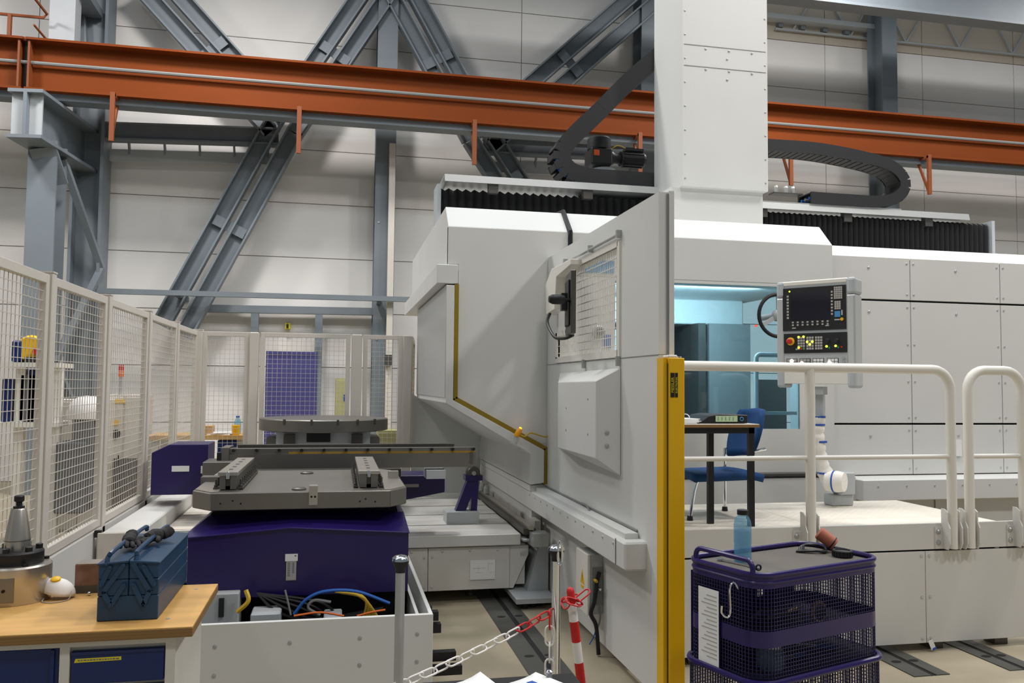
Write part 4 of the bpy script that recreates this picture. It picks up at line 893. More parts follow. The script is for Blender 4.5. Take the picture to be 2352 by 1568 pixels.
# electrical box on the partition
bX, bY0, bY1, bZ0, bZ1 = 1.585, 5.12, 5.38, 0.25, 0.625
t = thing('terminal_box', 'grey electrical box with warning triangle on the partition', 'electrical box', (1.64, 5.25, bZ0))
bx(bX+0.02, bY0+0.005, bZ0, 1.69, bY1, bZ1).build('body', STEELL, t, bevel=0.004)
bx(bX, bY0, bZ0-0.004, bX+0.02, bY1, bZ1+0.004).build('door', RAILP, t, bevel=0.004)
bx(bX+0.035, bY0-0.004, bZ0+0.06, 1.686, bY0+0.005, bZ1-0.08).build('gland_plate', CABLEG, t)
yc, z_ = (bY0+bY1)/2-0.02, 0.47
MB().prism([(bX, yc-0.045, z_-0.045), (bX, yc+0.045, z_-0.045), (bX, yc, z_+0.045)], (-0.002, 0, 0)).build('warning_triangle', YELLOW, t)
MB().prism([(bX-0.002, yc-0.008, z_-0.03), (bX-0.002, yc+0.008, z_-0.002), (bX-0.002, yc+0.001, z_), (bX-0.002, yc+0.008, z_+0.025), (bX-0.002, yc-0.006, z_+0.004), (bX-0.002, yc+0.001, z_)], (-0.001, 0, 0)).build('flash_mark', BLACK, t)
bx(bX-0.002, yc-0.03, z_-0.075, bX, yc+0.03, z_-0.055).build('yellow_label', YELLOW, t)
c = MB(); q = (1.655, bY0-0.012, 0.46)
MB().tube(catmull([(q[0]+0.005, q[1], q[2]+0.06), (q[0]-0.01, q[1], q[2]), (q[0]-0.03, q[1]-0.01, q[2]-0.12), (q[0]-0.05, q[1], q[2]-0.20), (q[0]-0.015, q[1], q[2]-0.28), (q[0]-0.005, q[1]-0.02, q[2]-0.45)], 8), 0.013, 8).build('cable', CABLEK, t, smooth=True)
MB().tube(catmull([(q[0]+0.01, q[1], q[2]-0.16), (q[0]+0.01, q[1], q[2]-0.24), (q[0]-0.01, q[1], q[2]-0.3)], 6), 0.006, 8).build('cable', CABLEG, t, smooth=True)
MB().tube(catmull([(q[0]-0.01, q[1], q[2]-0.27), (q[0]-0.03, q[1], q[2]-0.34), (q[0]-0.06, q[1], q[2]-0.39)], 6), 0.004, 8).build('cable', CABLEB, t, smooth=True)
for k in range(2): MB().lathe([(0.010, 0), (0.012, -0.03), (0.008, -0.05)], (q[0]-0.025+k*0.022, bY0-0.004, q[2]+0.01-0.05*k), 10, 'Y').build('connector', CABLEY if k == 0 else CHROME, t, smooth=True)

# ================================================================== MACHINE BED AT LEFT OF THE PARTITION
YBD = 6.5
B = thing('machine_bed', 'low grey machine bed with slatted cover left of the partition', 'machine bed', (0.6, 7.5, 0))
for a, b in ((-0.79, 0.7200), (0.7200, 1.37)): bx(a+0.002, YBD, 0.10, b-0.002, YBD+0.04, 0.43).build('front_cover', PAINT2, B, bevel=0.003)
MB().prism([(x, YBD+0.005, z) for x, z in ((1.37, 0.43), (1.52, 0.43), (1.52, 0.36), (1.40, 0.10), (1.37, 0.10))], (0, 0.035, 0)).build('corner_cover', PAINT2, B)
bx(-0.79, YBD-0.03, 0.44, 1.45, YBD+0.2, 0.53).build('edge_profile', PAINT, B, bevel=0.006)
bx(-0.79, YBD+0.04, 0.12, 1.5, 9.0, 0.44).build('bed_core', PAINT2, B)
for i in range(9):
    y = YBD+0.2+i*0.27; bx(-0.79, y, 0.44, 1.45, y+0.262, 0.528+0.004*(i % 2)).build('telescopic_cover', STAIN if i % 2 else PAINT2, B)
sc = MB(); xm = 0.7200
studs(sc, [(x, YBD, 0.405) for x in (xm-0.13, xm+0.11, xm+0.33, xm+0.55)] + [(xm+s*0.03, YBD, z) for s in (-1, 1) for z in (0.36, 0.13)], 0.011, 0.007); sc.build('cover_screw', ALU, B, stuff=True)
for x in (-0.5, 0.55, 1.1): MB().lathe([(0.05, 0), (0.05, 0.03), (0.03, 0.03), (0.03, 0.12)], (x, 6.75, 0), 12).build('levelling_foot', MACHD, B)
MB().prism([(x, 6.45, z) for x, z in ((1.50,0.08),(1.672,0.08),(1.672,0.45),(1.60,0.45))], (0, 0.25, 0)).build('corner_gusset', STEELL, B)
bx(1.36, 6.2, 0.05, 1.672, 6.75, 0.085).build('foot_plate', STEELL, B)
for k in range(4): MB().lathe([(0.03, 0), (0.03, 0.05), (0.022, 0.06)], (1.44+0.07*k, 6.28+0.03*k, 0.0), 10).build('foot_bolt', BLACK, B)
p = thing('taped_drawing', 'white sheet with a line drawing taped on the machine bed', 'paper', (1.1553, 6.494, 0.1789))
x0, x1, z0, z1 = 1.0509, 1.2490, 0.1779, 0.3267
bx(x0, 6.492, z0, x1, 6.499, z1).build('sheet', PAPER, p)
m = MB(); 
for u0, w0, u1, w1 in ((0.1,0.6,0.6,0.6),(0.33,0.45,0.33,0.7),(0.72,0.4,0.72,0.88),(0.25,0.37,0.45,0.37),(0.7,0.82,0.9,0.82),(0.76,0.37,0.88,0.37)): m.box(x0+(x1-x0)*u0, 6.491, z0+(z1-z0)*w0, x0+(x1-x0)*u1+0.001, 6.492, z0+(z1-z0)*w1+0.001)
m.build('drawing_lines', KEYS, p)
g = thing('guide_rail', 'long steel guide rail with an end block along the partition', 'guide rail', (1.48, 7.5, 0.53))
bx(1.46, 6.42, 0.53, 1.56, 9.0, 0.575).build('rail_base', MACHD, g); bx(1.49, 6.36, 0.575, 1.53, 9.0, 0.605).build('rail', MACHL, g); bx(1.57, 6.5, 0.53, 1.62, 9.0, 0.62).build('rail_cover', STAIN, g)
a, b = (1.5063, 6.3200, 0.4541), (1.6309, 6.3200, 0.5610); bx(a[0], 6.28, a[2], b[0], 6.42, b[2]).build('end_block', GALV, g, bevel=0.004)
for k in range(3): MB().lathe([(0.012, 0), (0.014, -0.02), (0.01, -0.05)], (a[0]-0.005, 6.40+0.05*k, a[2]+0.035), 10, 'X').build('fitting', GALV, g)
for k in range(2): MB().lathe([(0.03, 0), (0.03, 0.05), (0.02, 0.08)], (1.50, 8.3+0.25*k, 0.61), 12).build('nozzle', GALV, g)
s = thing('roller_stand', 'purple roller stand with a grey base block on the machine bed', 'stand', (1.0725, 7.05, 0.53))
a, b = (0.9242, 7.0000, 0.5347), (1.2021, 7.0000, 0.6157); bx(a[0], 6.98, 0.53, b[0], 7.2, 0.53+b[2]-a[2]+0.02).build('base_block', STEELL, s, bevel=0.003)
zb = 0.53+b[2]-a[2]+0.02; ta, tb = (1.1064, 7.0800, 0.8872), (1.2049, 7.0800, 0.8858)
MB().prism([(1.0084, 7.04, zb), (1.0948, 7.04, zb), (1.1462, 7.04, zb+0.13), (1.1363, 7.04, zb), (b[0]-0.01, 7.04, zb), (tb[0], 7.04, ta[2]), (ta[0], 7.04, ta[2])], (0, 0.09, 0)).build('leg_frame', PURPLE, s)
q = (1.1586, 7.0800, 0.9496); bx(ta[0]-0.02, 7.02, ta[2], tb[0]+0.03, 7.15, ta[2]+0.045).build('yoke', PURPLE, s)
MB().lathe([(0.05, 0.05), (0.058, 0.04), (0.058, -0.04), (0.05, -0.05), (0.02, -0.052)], (q[0], 7.08, q[2]), 20, 'Y').build('roller', MACHD, s, smooth=True); MB().lathe([(0.018, -0.05), (0.018, -0.07)], (q[0], 7.08, q[2]), 12, 'Y').build('axle', GALV, s)

# ================================================================== PALLET CHANGER
# white tub in front
TB = thing('base_tub', 'white sheet metal tub around the purple pallet base', 'tub', (-0.1, 4.9, 0)); zt = 0.60
bx(-0.80, 4.03, 0.02, 0.475, 4.055, zt).build('front_wall', PAINT, TB, bevel=0.002)
bx(0.455, 4.055, 0.02, 0.475, 6.3, zt).build('right_wall', PAINT, TB, bevel=0.002); bx(0.40, 4.10, 0.02, 0.415, 6.3, zt-0.02).build('inner_wall', PAINT, TB)
bx(-0.80, 4.055, 0.02, -0.78, 6.3, zt).build('left_wall', PAINT, TB)
bx(-0.78, 4.06, 0.02, 0.40, 6.3, 0.25).build('tub_floor', DARK, TB); bx(-0.78, 4.62, 0.25, 0.40, 4.66, 0.66).build('back_sheet', DARK, TB)  # dark back_sheet added to block the view and darken the tub interior
sc = MB(); studs(sc, [(x, 4.03, z) for x, z in ((-0.52,0.50),(-0.19,0.50),(0.13,0.505),(0.40,0.51),(-0.52,0.37),(0.13,0.38),(0.40,0.38))], 0.010, 0.005); sc.build('wall_screw', GALV, TB, stuff=True)
for k, (y, z, L) in enumerate(((4.35, 0.5067, 0.5377-0.475), (4.35, 0.4443, 0.5522-0.475), (4.35, 0.3000, 0.6317-0.475), (4.3, 0.2439, 0.6570-0.475))):
    MB().beam((0.47, y, z), (0.475+L, y, z), 0.05, 0.045).build('clamp_bar', BLACK, TB); MB().beam((0.475, y, z-0.06), (0.49, y, z+0.05), 0.03, 0.03, up=(0, 1, 0)).build('clamp_stud', BLACK, TB)
# inside the tub: hoses and valve blocks
V = thing('valve_block', 'grey valve blocks with hoses inside the white tub', 'valve', (-0.2, 4.3, 0.3))
for x, w, z1 in ((-0.3186, 0.14, 0.58), (0.0036, 0.09, 0.55)): bx(x-w/2, 4.25, 0.3, x+w/2, 4.4, z1).build('block', STEELL, V, bevel=0.006); bx(x-w*0.45, 4.235, 0.44, x+w*0.45, 4.25, 0.46).build('block_band', MACHD, V)
bx(-0.70, 4.35, 0.3, -0.4548, 4.5, 0.66).build('distribution_plate', STEELL, V, bevel=0.004)
bx(-0.5471, 4.335, 0.55, -0.5226, 4.35, 0.64).build('sight_glass', BLACK, V)
H = thing('hose_bundle', 'yellow and blue hoses under the purple pallet base', 'hoses', (0.0, 4.3, 0.3))
def hose(pts, r, m): MB().tube(catmull([aY_(p) for p in pts], 8), r, 6).build('hose', m, H, smooth=True)
aY_ = lambda p: p
for k in range(6): hose([(0.0125, 4.3000, 0.6607), (0.1195, 4.2800, 0.6525) if k % 2 else (0.1299, 4.2600, 0.6441), (0.1858+0.01*(k-2), 4.25, 0.6078-0.012*k), (0.1431+0.012*k, 4.27, 0.49)], 0.007, CABLEY)
hose([(-0.1817, 4.2000, 0.5848), (-0.1218, 4.2000, 0.6549), (-0.0295, 4.2000, 0.6887), (0.1171, 4.2000, 0.6805), (0.2776, 4.2000, 0.6164)], 0.008, CABLEB)
hose([(-0.4167, 4.3000, 0.6847), (-0.4032, 4.2800, 0.6365), (-0.4527, 4.2800, 0.5865)], 0.012, CABLEY)
for k in range(5): hose([(-0.3735, 4.4000, 0.6438), (-0.2666+0.05*k, 4.35, 0.56+0.01*k), (-0.0945+0.04*k, 4.4, 0.50), (0.2606, 4.4500, 0.5309)], 0.007, CABLEK)
hose([(-0.2263, 4.2200, 0.6961), (-0.2105, 4.2200, 0.6329), (-0.1969, 4.2200, 0.5759)], 0.005, CABLEG)
hose([(-0.0582, 4.2000, 0.5748), (-0.1147, 4.2000, 0.6129), (-0.0866, 4.2000, 0.6471), (-0.0076, 4.2000, 0.6353)], 0.007, CABLEG)
hose([(-0.1794, 4.1500, 0.5898), (-0.0578, 4.1500, 0.6006), (0.0557, 4.1500, 0.5787)], 0.005, CABLEO); hose([(0.1180, 4.1500, 0.5758), (0.1908, 4.1500, 0.5912), (0.2537, 4.1500, 0.5988)], 0.005, CABLEO)
# purple base with the ridged lid
PB = thing('pallet_base', 'dark purple pallet base with a roof shaped lid and name plate', 'machine base', (-0.18, 5.0, 0.6))
fl, fr, fm = -0.7126, 0.385, -0.2185; zl, zm = 0.925, 0.965; yb = 5.5
MB().add([(fl,4.42,0.62),(fr,4.42,0.62),(fr,4.42,zl),(fm,4.42,zm),(fl,4.42,zl),(fl,yb,0.62),(fr,yb,0.62),(fr,yb,zl),(fm,yb,zm),(fl,yb,zl)], [(0,1,2,3,4),(9,8,7,6,5),(0,5,6,1),(1,6,7,2),(4,9,5,0),(2,7,8,3),(3,8,9,4)]).build('body', PURPLE, PB)
# sloping lid
lz = 0.07; yl = 4.66
MB().add([(fl-0.03,4.405,zl+0.002),(fm,4.405,zm+0.002),(fr+0.004,4.405,zl+0.002),(fl+0.06,yl,zl+lz),(fm,yl,zm+lz*0.8),(fr-0.008,yl,zl+lz),(fl-0.03,4.405,zl-0.004),(fm,4.405,zm-0.004),(fr+0.004,4.405,zl-0.004),(fl+0.06,5.4,zl+lz),(fm,5.4,zm+lz*0.8),(fr-0.008,5.4,zl+lz)],
     [(0,1,4,3),(1,2,5,4),(6,7,1,0),(7,8,2,1),(3,4,10,9),(4,5,11,10),(0,3,9,6),(2,8,11,5)]).build('lid', PURPLE, PB, bevel=0.002)
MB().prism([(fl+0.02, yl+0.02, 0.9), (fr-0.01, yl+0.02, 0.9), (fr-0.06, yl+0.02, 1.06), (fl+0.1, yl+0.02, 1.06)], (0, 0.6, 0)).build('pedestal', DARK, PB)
x0, x1 = -0.2374, -0.1815; za, zb, zc = 0.6990, 0.7955, 0.8306
pl = bx(x0+0.003, 4.413, za, x1-0.003, 4.42, zb).build('data_plate', KEYS, PB); bx(x0-0.003, 4.411, zb, x1+0.003, 4.42, zc).build('name_plate', PAPER, PB)
m = MB()
for k in range(8): m.box(x0+0.01, 4.412, zb-0.012-k*0.009, x0+0.022, 4.413, zb-0.008-k*0.009); m.box(x0+0.034, 4.412, zb-0.012-k*0.007, x0+0.042, 4.413, zb-0.008-k*0.007)
m.box(x1-0.012, 4.410, zc-0.012, x1-0.004, 4.411, zc-0.005); m.build('plate_print', INK, pl)
q = (-0.3124, 4.7800, 0.9751); MB().lathe([(0.004, 0), (0.004, -0.006)], (q[0], 4.78, q[2]+0.003), 8, 'Y').build('red_led', LEDR, PB)
# octagonal pallet with two clamp bars
za, zb = 1.048, 1.138
oct_ = [(-0.62, 4.47), (0.29, 4.47), (0.385, 4.60), (0.385, 5.45), (0.29, 5.58), (-0.62, 5.58), (-0.725, 5.45), (-0.725, 4.60)]
PL = thing('machine_pallet', 'octagonal grey steel pallet on the purple base', 'pallet', (-0.16, 5.0, za))
MB().prism([(x, y, za) for x, y in oct_], (0, 0, zb-za)).build('plate', MACH, PL, bevel=0.004)
for s in (0, 1):
    pts = [(-0.715, 4.62), (-0.62, 4.49), (-0.585, 4.49), (-0.585, 5.56), (-0.62, 5.56), (-0.715, 5.44)] if s == 0 else [(0.375, 4.62), (0.29, 4.49), (0.26, 4.49), (0.26, 5.56), (0.29, 5.56), (0.375, 5.44)]
    MB().prism([(x, y, zb) for x, y in pts], (0, 0, 0.004)).build('edge_strip', MACHL, PL)
for q, r in (((-0.1858, 4.5631, 1.1520), 0.038), ((-0.1732, 5.3681, 1.1520), 0.04)): MB().lathe([(r, 0), (r, 0.006), (r*0.8, 0.012)], (q[0], q[1], zb), 20).build('locating_bush', MACHD, PL, smooth=True)
q = (-0.1087, 4.4600, 1.1475); bx(q[0]-0.022, 4.445, 1.07, q[0]+0.022, 4.50, 1.172).build('stop_block', MACHL, PL, bevel=0.002)
m = MB(); studs(m, [(q[0]-0.009, 4.445, 1.115), (q[0]+0.009, 4.445, 1.115)], 0.006, 0.003); studs(m, [(x, 4.47, z) for x, z in ((-0.57,1.085),(-0.51,1.098),(-0.47,1.083),(0.13,1.083),(0.16,1.095),(0.21,1.08))], 0.005, 0.002); m.build('screw_hole', DARK, PL)
q = (0.3509, 5.0000, 1.1629); bx(0.31, 5.0, zb, 0.37, 5.06, zb+0.045).build('corner_block', MACHL, PL); bx(-0.74, 4.95, zb-0.02, -0.62, 5.05, zb+0.03).build('corner_block', MACH, PL)
CB = []
for (x0, x1, lb) in ((-0.6107+0.01, -0.5045+0.005, 'steel clamping bar on the left side of the pallet'), (0.1229, 0.2366, 'steel clamping bar on the right side of the pallet')):
    c = thing('clamp_bar', lb, 'clamp bar', ((x0+x1)/2, 5.05, zb+0.004), 'steel clamping bars on the pallet'); y0, y1 = 4.58, 5.46; xm = (x0+x1)/2; w = x1-x0
    bx(x0, y0, zb+0.075, x1, y1, zb+0.095).build('top_plate', MACHL, c, bevel=0.002)
    bx(x0+0.008, y0+0.01, zb+0.004, xm-0.012, y1, zb+0.075).build('side_cheek', MACH, c); bx(xm+0.012, y0+0.01, zb+0.004, x1-0.008, y1, zb+0.075).build('side_cheek', MACH, c)
    bx(xm-0.012, y0+0.02, zb+0.02, xm+0.012, y1, zb+0.07).build('slide', MACHD, c)
    MB().lathe([(0.010, 0), (0.011, 0.03), (0.008, 0.036)], (xm, y0+0.005, zb+0.06), 12).build('front_pin', CHROME, c, smooth=True)
    m = MB()
    for k in range(5): m.box(xm-0.010, y0+0.12+k*0.15, zb+0.0945, xm+0.010, y0+0.16+k*0.15, zb+0.0965)
    m.build('pocket', MACHD, c, stuff=True); m = MB()
    for s in (-1, 1):
        for k in range(10):
            m.lathe([(0.010, 0), (0.010, 0.02), (0.006, 0.022), (0.006, 0.05)], (xm+s*(w/2+0.013), y0+0.04+k*0.088, zb+0.004), 8)
    m.build('clamp_screw', MACHD, c, stuff=True); m = MB()
    for s in (-1, 1): m.box(xm+s*(w/2), y0+0.02, zb+0.004, xm+s*(w/2+0.024), y1, zb+0.012)
    m.build('clamp_foot', MACHD, c)
# transfer arm with the two bolted rails
AR = thing('transfer_arm', 'long steel transfer arm with bolted rails behind the pallet', 'machine arm', (0.1, 6.5, 0.9))
x0, x1 = -0.7949, 1.0426; z1, z2 = 1.2270, 1.1883
za_ = 1.1707; zr = 1.2383
bx(x0+0.08, 6.50, zr-0.055, x1-0.13, 6.56, zr).build('rear_rail', MACHD, AR); bx(x0+0.05, 6.26, z2, x1, 6.34, z1).build('front_rail', MACH, AR)
m = MB()
for k in range(12):
    x = x0+0.12+k*(x1-x0-0.3)/11; m.lathe([(0.011, 0.0), (0.011, -0.03)], (x, 6.50, zr-0.028), 10, 'Y')
    x = x0+0.08+k*(x1-x0-0.1)/11; m.lathe([(0.012, 0.0), (0.012, -0.035)], (x, 6.26, z1-0.01), 10, 'Y')
m.build('rail_bolt', BLACK, AR, stuff=True)
bx(-0.3339, 6.252, 1.1828, x1, 6.26, 1.2020).build('scale_strip', BRASS, AR)
MB().prof([(-0.06, 0.0), (0.10, 0.0), (0.10, -0.105), (0.0, -0.105), (-0.03, -0.08), (-0.02, -0.055), (0.03, -0.045), (-0.05, -0.02)], (x0+0.02, 6.34, z2), (x1-0.02, 6.34, z2)).build('arm_body', MACH, AR)
bx(x0-0.02, 6.36, z2-0.30, 0.4888, 6.6, z2-0.13).build('carriage', MACHD, AR)
bx(x0-0.005, 6.22, z2-0.10, x0+0.05, 6.5, z1+0.01).build('end_plate', MACH, AR); bx(x0-0.03, 6.215, z2-0.04, x0+0.0, 6.3, z2+0.015).build('sensor', BLACK, AR)
bx(-0.9032, 6.1, 1.0357, -0.6384, 6.4, 1.1487).build('bearing_block', MACH, AR, bevel=0.004)
a, b = (0.6661, 6.2500, 0.9998), (0.8097, 6.2500, 1.0630); bx(a[0], 6.2, a[2], b[0], 6.4, b[2]).build('slide_block', STEELL, AR); bx(x1-0.05, 6.24, z2-0.085, x1, 6.36, z2).build('end_stop', MACH, AR)
c1, c2 = (-1.3070, 6.4500, 0.8824), (-0.8889, 6.4500, 1.2472)
g = MB().prism([(x, 6.45, z) for x, z in ((c1[0], c1[2]), (c2[0]-0.03, c1[2]), (c2[0]-0.03, c2[2]), (c1[0]+0.12, c2[2]), (c1[0], c2[2]-0.06))], (0, 0.35, 0)).build('left_counter_box', PURPLE, AR, bevel=0.004)
bx(-1.1651, 6.443, 1.0508, -1.0454, 6.45, 1.0917).build('white_label', PAPER, g); bx(-0.9641, 6.443, 1.0357, -0.9338, 6.45, 1.0896).build('white_label', PAPER, g)
a = (0.5094, 6.4500, 0.9998); bb = (0.8363, 6.4500, 0.9955); dd = (0.8381, 6.4500, 0.8678); ee = (0.5291, 6.4500, 0.8133)
g = MB().prism([(a[0]-0.3, 6.45, a[2]), (bb[0], 6.45, a[2]), (bb[0], 6.45, dd[2]), (ee[0], 6.45, ee[2]), (a[0]-0.3, 6.45, ee[2])], (0, 0.35, 0)).build('right_counter_box', PURPLE, AR, bevel=0.004)
bx(0.5264, 6.443, 0.9109, 0.6334, 6.45, 0.9341).build('white_label', KEYS, g)
bx(-0.55, 6.45, 0.53, 0.45, 6.8, z2-0.25).build('swivel_base', MACHD, AR)
# round table behind
RT = thing('round_pallet', 'round thick steel table behind the transfer arm', 'pallet', (-0.1, 8.0, 0.53)); r = 0.60; cy = 8.15; cx = -0.11
MB().lathe([(r*0.97, 1.262), (r, 1.27), (r, 1.368), (r*0.985, 1.376), (0.01, 1.376)], (cx, cy, 0), 56).build('disc', MACH, RT, smooth=True)
m = MB()
for an in (-100, -78, -60, -125, -40): 
    a_ = math.radians(an); MB().obox((cx+r*0.995*math.cos(a_), cy+r*0.995*math.sin(a_), 1.355), (0.02, 0.018, 0.05), rz=a_).build('edge_notch', MACHD, RT)
bx(cx-0.42, cy-0.35, 1.10, cx+0.42, cy+0.35, 1.262).build('carrier', STEELL, RT); bx(cx-0.15, cy-0.40, 1.17, cx+0.06, cy-0.34, 1.255).build('gear_housing', BLACK, RT)
for s in (-1, 1): bx(cx+s*0.30-0.05, cy-0.42, 1.13, cx+s*0.30+0.05, cy-0.34, 1.24).build('clamp_unit', MACHD, RT); bx(cx+s*0.46-0.05, cy-0.3, 0.53, cx+s*0.46+0.05, cy+0.3, 1.2).build('support_leg', MACH, RT)

# ================================================================== SAFETY FENCE
FX, FZ0, FZ1 = -1.42, 0.82, 2.225
def fence_mesh(w, h, pitch=0.048, r=0.0016):
    m = MB(); x = pitch*0.6
    while x < w: m.box(x-r, -r, 0, x+r, r, h); x += pitch
    z = pitch*0.6
    while z < h: m.box(0, -3*r, z-r, w, -r, z+r); z += pitch
    return m
def fence_panel(p, q, label, z0=FZ0, z1=FZ1, m=FENCE, inset=0.035, name='mesh_fence', cat='fence'):
    p, q = Vector((p[0], p[1], 0)), Vector((q[0], q[1], 0)); d = q-p; L = d.length-2*inset; d.normalize(); a = math.atan2(d.y, d.x); o = p+d*inset
    t = local_thing(name, label, cat, (o.x, o.y, z0), a, 'white wire mesh fence panels'); h = z1-z0; f = 0.045
    bx(0, -0.018, 0, f, 0.018, h).build('stile', m, t, bevel=0.002); bx(L-f, -0.018, 0, L, 0.018, h).build('stile', m, t, bevel=0.002)
    bx(f, -0.018, 0, L-f, 0.018, f).build('rail', m, t, bevel=0.002); bx(f, -0.018, h-f, L-f, 0.018, h).build('rail', m, t, bevel=0.002)
    me = fence_mesh(L-2*f, h-2*f).mesh('wire_mesh', m, (0, 0, 0), False)
    o = bpy.data.objects.new('wire_mesh', me); COL.objects.link(o); o.parent = t; o.location = (f, 0, f); o['kind'] = 'stuff'
    return t
def fence_post(x, y, label, w=0.06, z0=0.0, z1=FZ1+0.012):
    t = thing('fence_post', label, 'fence post', (x, y, z0), 'fence posts')
    bx(x-w/2, y-w/2, z0, x+w/2, y+w/2, z1).build('tube', FENCE, t, bevel=0.004); bx(x-w/2-0.002, y-w/2-0.002, z1, x+w/2+0.002, y+w/2+0.002, z1+0.008).build('cap', FENCE, t)
YS = [3.40, 4.50, 5.565, 6.72, 7.85, 8.95]
for i in range(5): fence_panel((FX, YS[i]), (FX, YS[i+1]), ['mesh fence panel cut off at the left edge of the picture', 'second mesh fence panel from the left edge, white covered machine behind it', 'third mesh fence panel from the left, beige cabinet behind it', 'fourth mesh fence panel from the left, short and foreshortened', 'last side mesh fence panel before the fence corner'][i])
for i in range(1, 5): fence_post(FX, YS[i], 'fence post between %s side fence panels' % ['first and second', 'second and third', 'third and fourth', 'fourth and fifth'][i-1])
YF = 8.95
fence_post(FX+0.02, YF, 'corner post of the mesh fence', 0.09)
xs = [-0.8863, -0.7821, 0.1300, 0.2622, 0.6871, 0.7806]
fence_panel((FX+0.03, YF), (xs[0]+0.03, YF), 'rear fence panel left of the mesh gate')
bx(xs[0]-0.005, YF-0.05, 0, xs[1]-0.02, YF+0.05, FZ1).solo('gate_post', FENCE, 'wide white gate post left of the violet board', 'gate post', 'gate posts', bevel=0.006)
gt = fence_panel((xs[1]-0.035, YF-0.03), (xs[2]+0.035, YF-0.03), 'white mesh gate in front of the violet board', name='mesh_gate', cat='gate'); gt['group'] = 'gate'
bx(xs[2]+0.015, YF-0.05, 0, xs[3]-0.01, YF+0.05, FZ1).solo('gate_post', FENCE, 'white gate post right of the olive cabinet', 'gate post', 'gate posts', bevel=0.006)
fence_panel((xs[3]-0.03, YF), (xs[4]+0.03, YF), 'narrow rear fence panel right of the gate')
bx(xs[4], YF-0.05, 0, xs[5], YF+0.05, FZ1).solo('gate_post', FENCE, 'white end post of the rear fence next to the machine', 'gate post', 'gate posts', bevel=0.006)
fence_panel((xs[5]+0.0, YF+0.05), (xs[5]+0.12, YF+1.1), 'fence panel running back beside the machine')
# plinth and cable duct along the fence
t = thing('fence_plinth', 'beige sheet metal plinth under the mesh fence', 'plinth', (FX, 4.6, 0))
for a, b in ((2.6, 4.42), (4.43, 5.46), (5.47, 8.9)): bx(FX-0.04, a, 0.0, FX+0.03, b, FZ0-0.01).build('plinth_sheet', PAINT2, t)
t = thing('cable_duct', 'beige cable duct with an end cover beside the fence foot', 'duct', (-1.2, 6.0, 0.0))
bx(-1.36, 5.35, 0.60, -1.14, 7.2, 0.80).build('duct', PAINT2, t, bevel=0.008); bx(-1.37, 5.335, 0.58, -1.13, 5.35, 0.81).build('end_cover', FENCE, t, bevel=0.02)
bx(-1.34, 5.5, 0, -1.16, 7.1, 0.6).build('duct_stand', PAINT2, t); bx(-1.385, 5.34, 0.78, -1.345, 5.37, 0.82).build('rubber_corner', BLACK, t)
t = thing('side_platform', 'light slatted metal platform behind the blue toolbox', 'platform', (-1.0, 7.2, 0.0))
for i in range(7): y = 6.05+i*0.38; bx(-1.125, y, 0.64, -0.82, y+0.373, 0.70).build('platform_plate', DECK, t)
bx(-1.125, 6.02, 0.52, -0.82, 6.05, 0.695).build('front_edge', PAINT, t); bx(-1.125, 6.05, 0.0, -0.82, 8.7, 0.62).build('platform_body', PAINT2, t)

# ================================================================== BEHIND THE FENCE
YV = 12.0
t = thing('violet_board', 'violet panel standing behind the mesh gate', 'board', (-0.6231, 12.0000, 1.2461)); a, b = (-0.9777, 12.0000, 0.9021), (-0.2746, 12.0000, 2.1484)
bx(a[0], YV, 0.25, b[0], YV+0.05, b[2]).build('board', PURBOARD, t)
for s in (a[0], b[0]-0.05): bx(s, YV+0.05, 0, s+0.05, YV+0.25, b[2]-0.3).build('support', STEEL, t)
for z in (0.25, b[2]-0.04): bx(a[0], YV-0.01, z, b[0], YV, z+0.04).build('edge_rail', PURBOARD, t)
def cabinet(name, label, px0, px1, x0, x1, y, z0, z1, m, doors, extra=None):
    t = thing(name, label, 'cabinet', ((x0+x1)/2, y+0.2, 0)); bx(x0, y, z0, x1, y+0.45, z1).build('body', m, t, bevel=0.006)
    w = (x1-x0)/doors
    for k in range(doors):
        d = bx(x0+k*w+0.01, y-0.015, z0+0.03, x0+(k+1)*w-0.01, y, z1-0.03).build('door', m, t, bevel=0.003); bx(x0+(k+1)*w-0.05, y-0.03, (z0+z1)/2-0.06, x0+(k+1)*w-0.03, y-0.015, (z0+z1)/2+0.06).build('handle', BLACK, d)
    return t
q = (-0.0296, 13.5000, 1.7925); r = (0.1866, 13.5000, 1.1909); c = cabinet('locker', 'narrow olive green locker behind the gate', 0, 0, q[0], r[0], 13.5, 0.0, q[2], OLIVE, 1); bx((q[0]+r[0])/2+0.03, 13.47, q[2]-0.36, (q[0]+r[0])/2+0.10, 13.485, q[2]-0.26).build('blue_sticker', BLUET, c)
q = (0.5116, 10.5000, 1.1258); r = (0.8056, 10.5000, 1.0055); cabinet('low_cabinet', 'low olive green cabinet behind the round steel table', 0, 0, q[0], r[0], 10.5, 0.0, q[2], OLIVE, 1)
t = thing('grey_duct', 'pale grey cable duct on the wall column behind the narrow fence panel', 'duct', (0.8999, 14.7000, 1.1850)); q = (0.8089, 14.7000, 2.4845); bx(0.8331, 14.7, 0, 0.9405, 14.86, 6.0).build('duct', FENCE, t); bx(q[0]+0.0, 14.55, 2.0397, q[0]+0.12, 14.7, 2.2159).build('junction_box', MACHD, t)
YC = 10.6
q, r = (-2.6912, 10.6000, 1.5469), (-2.2410, 10.6000, 1.0115); c = cabinet('control_cabinet', 'beige control cabinet with yellow labels behind the third fence panel', 0, 0, q[0], r[0], YC, 0.0, q[2], FENCE, 2)
for px in (0.12, 0.45):
    bx(q[0]+px, YC-0.025, q[2]-0.10, q[0]+px+0.12, YC-0.015, q[2]-0.06).build('yellow_label', YELLOW, c) if px < 0.3 else None
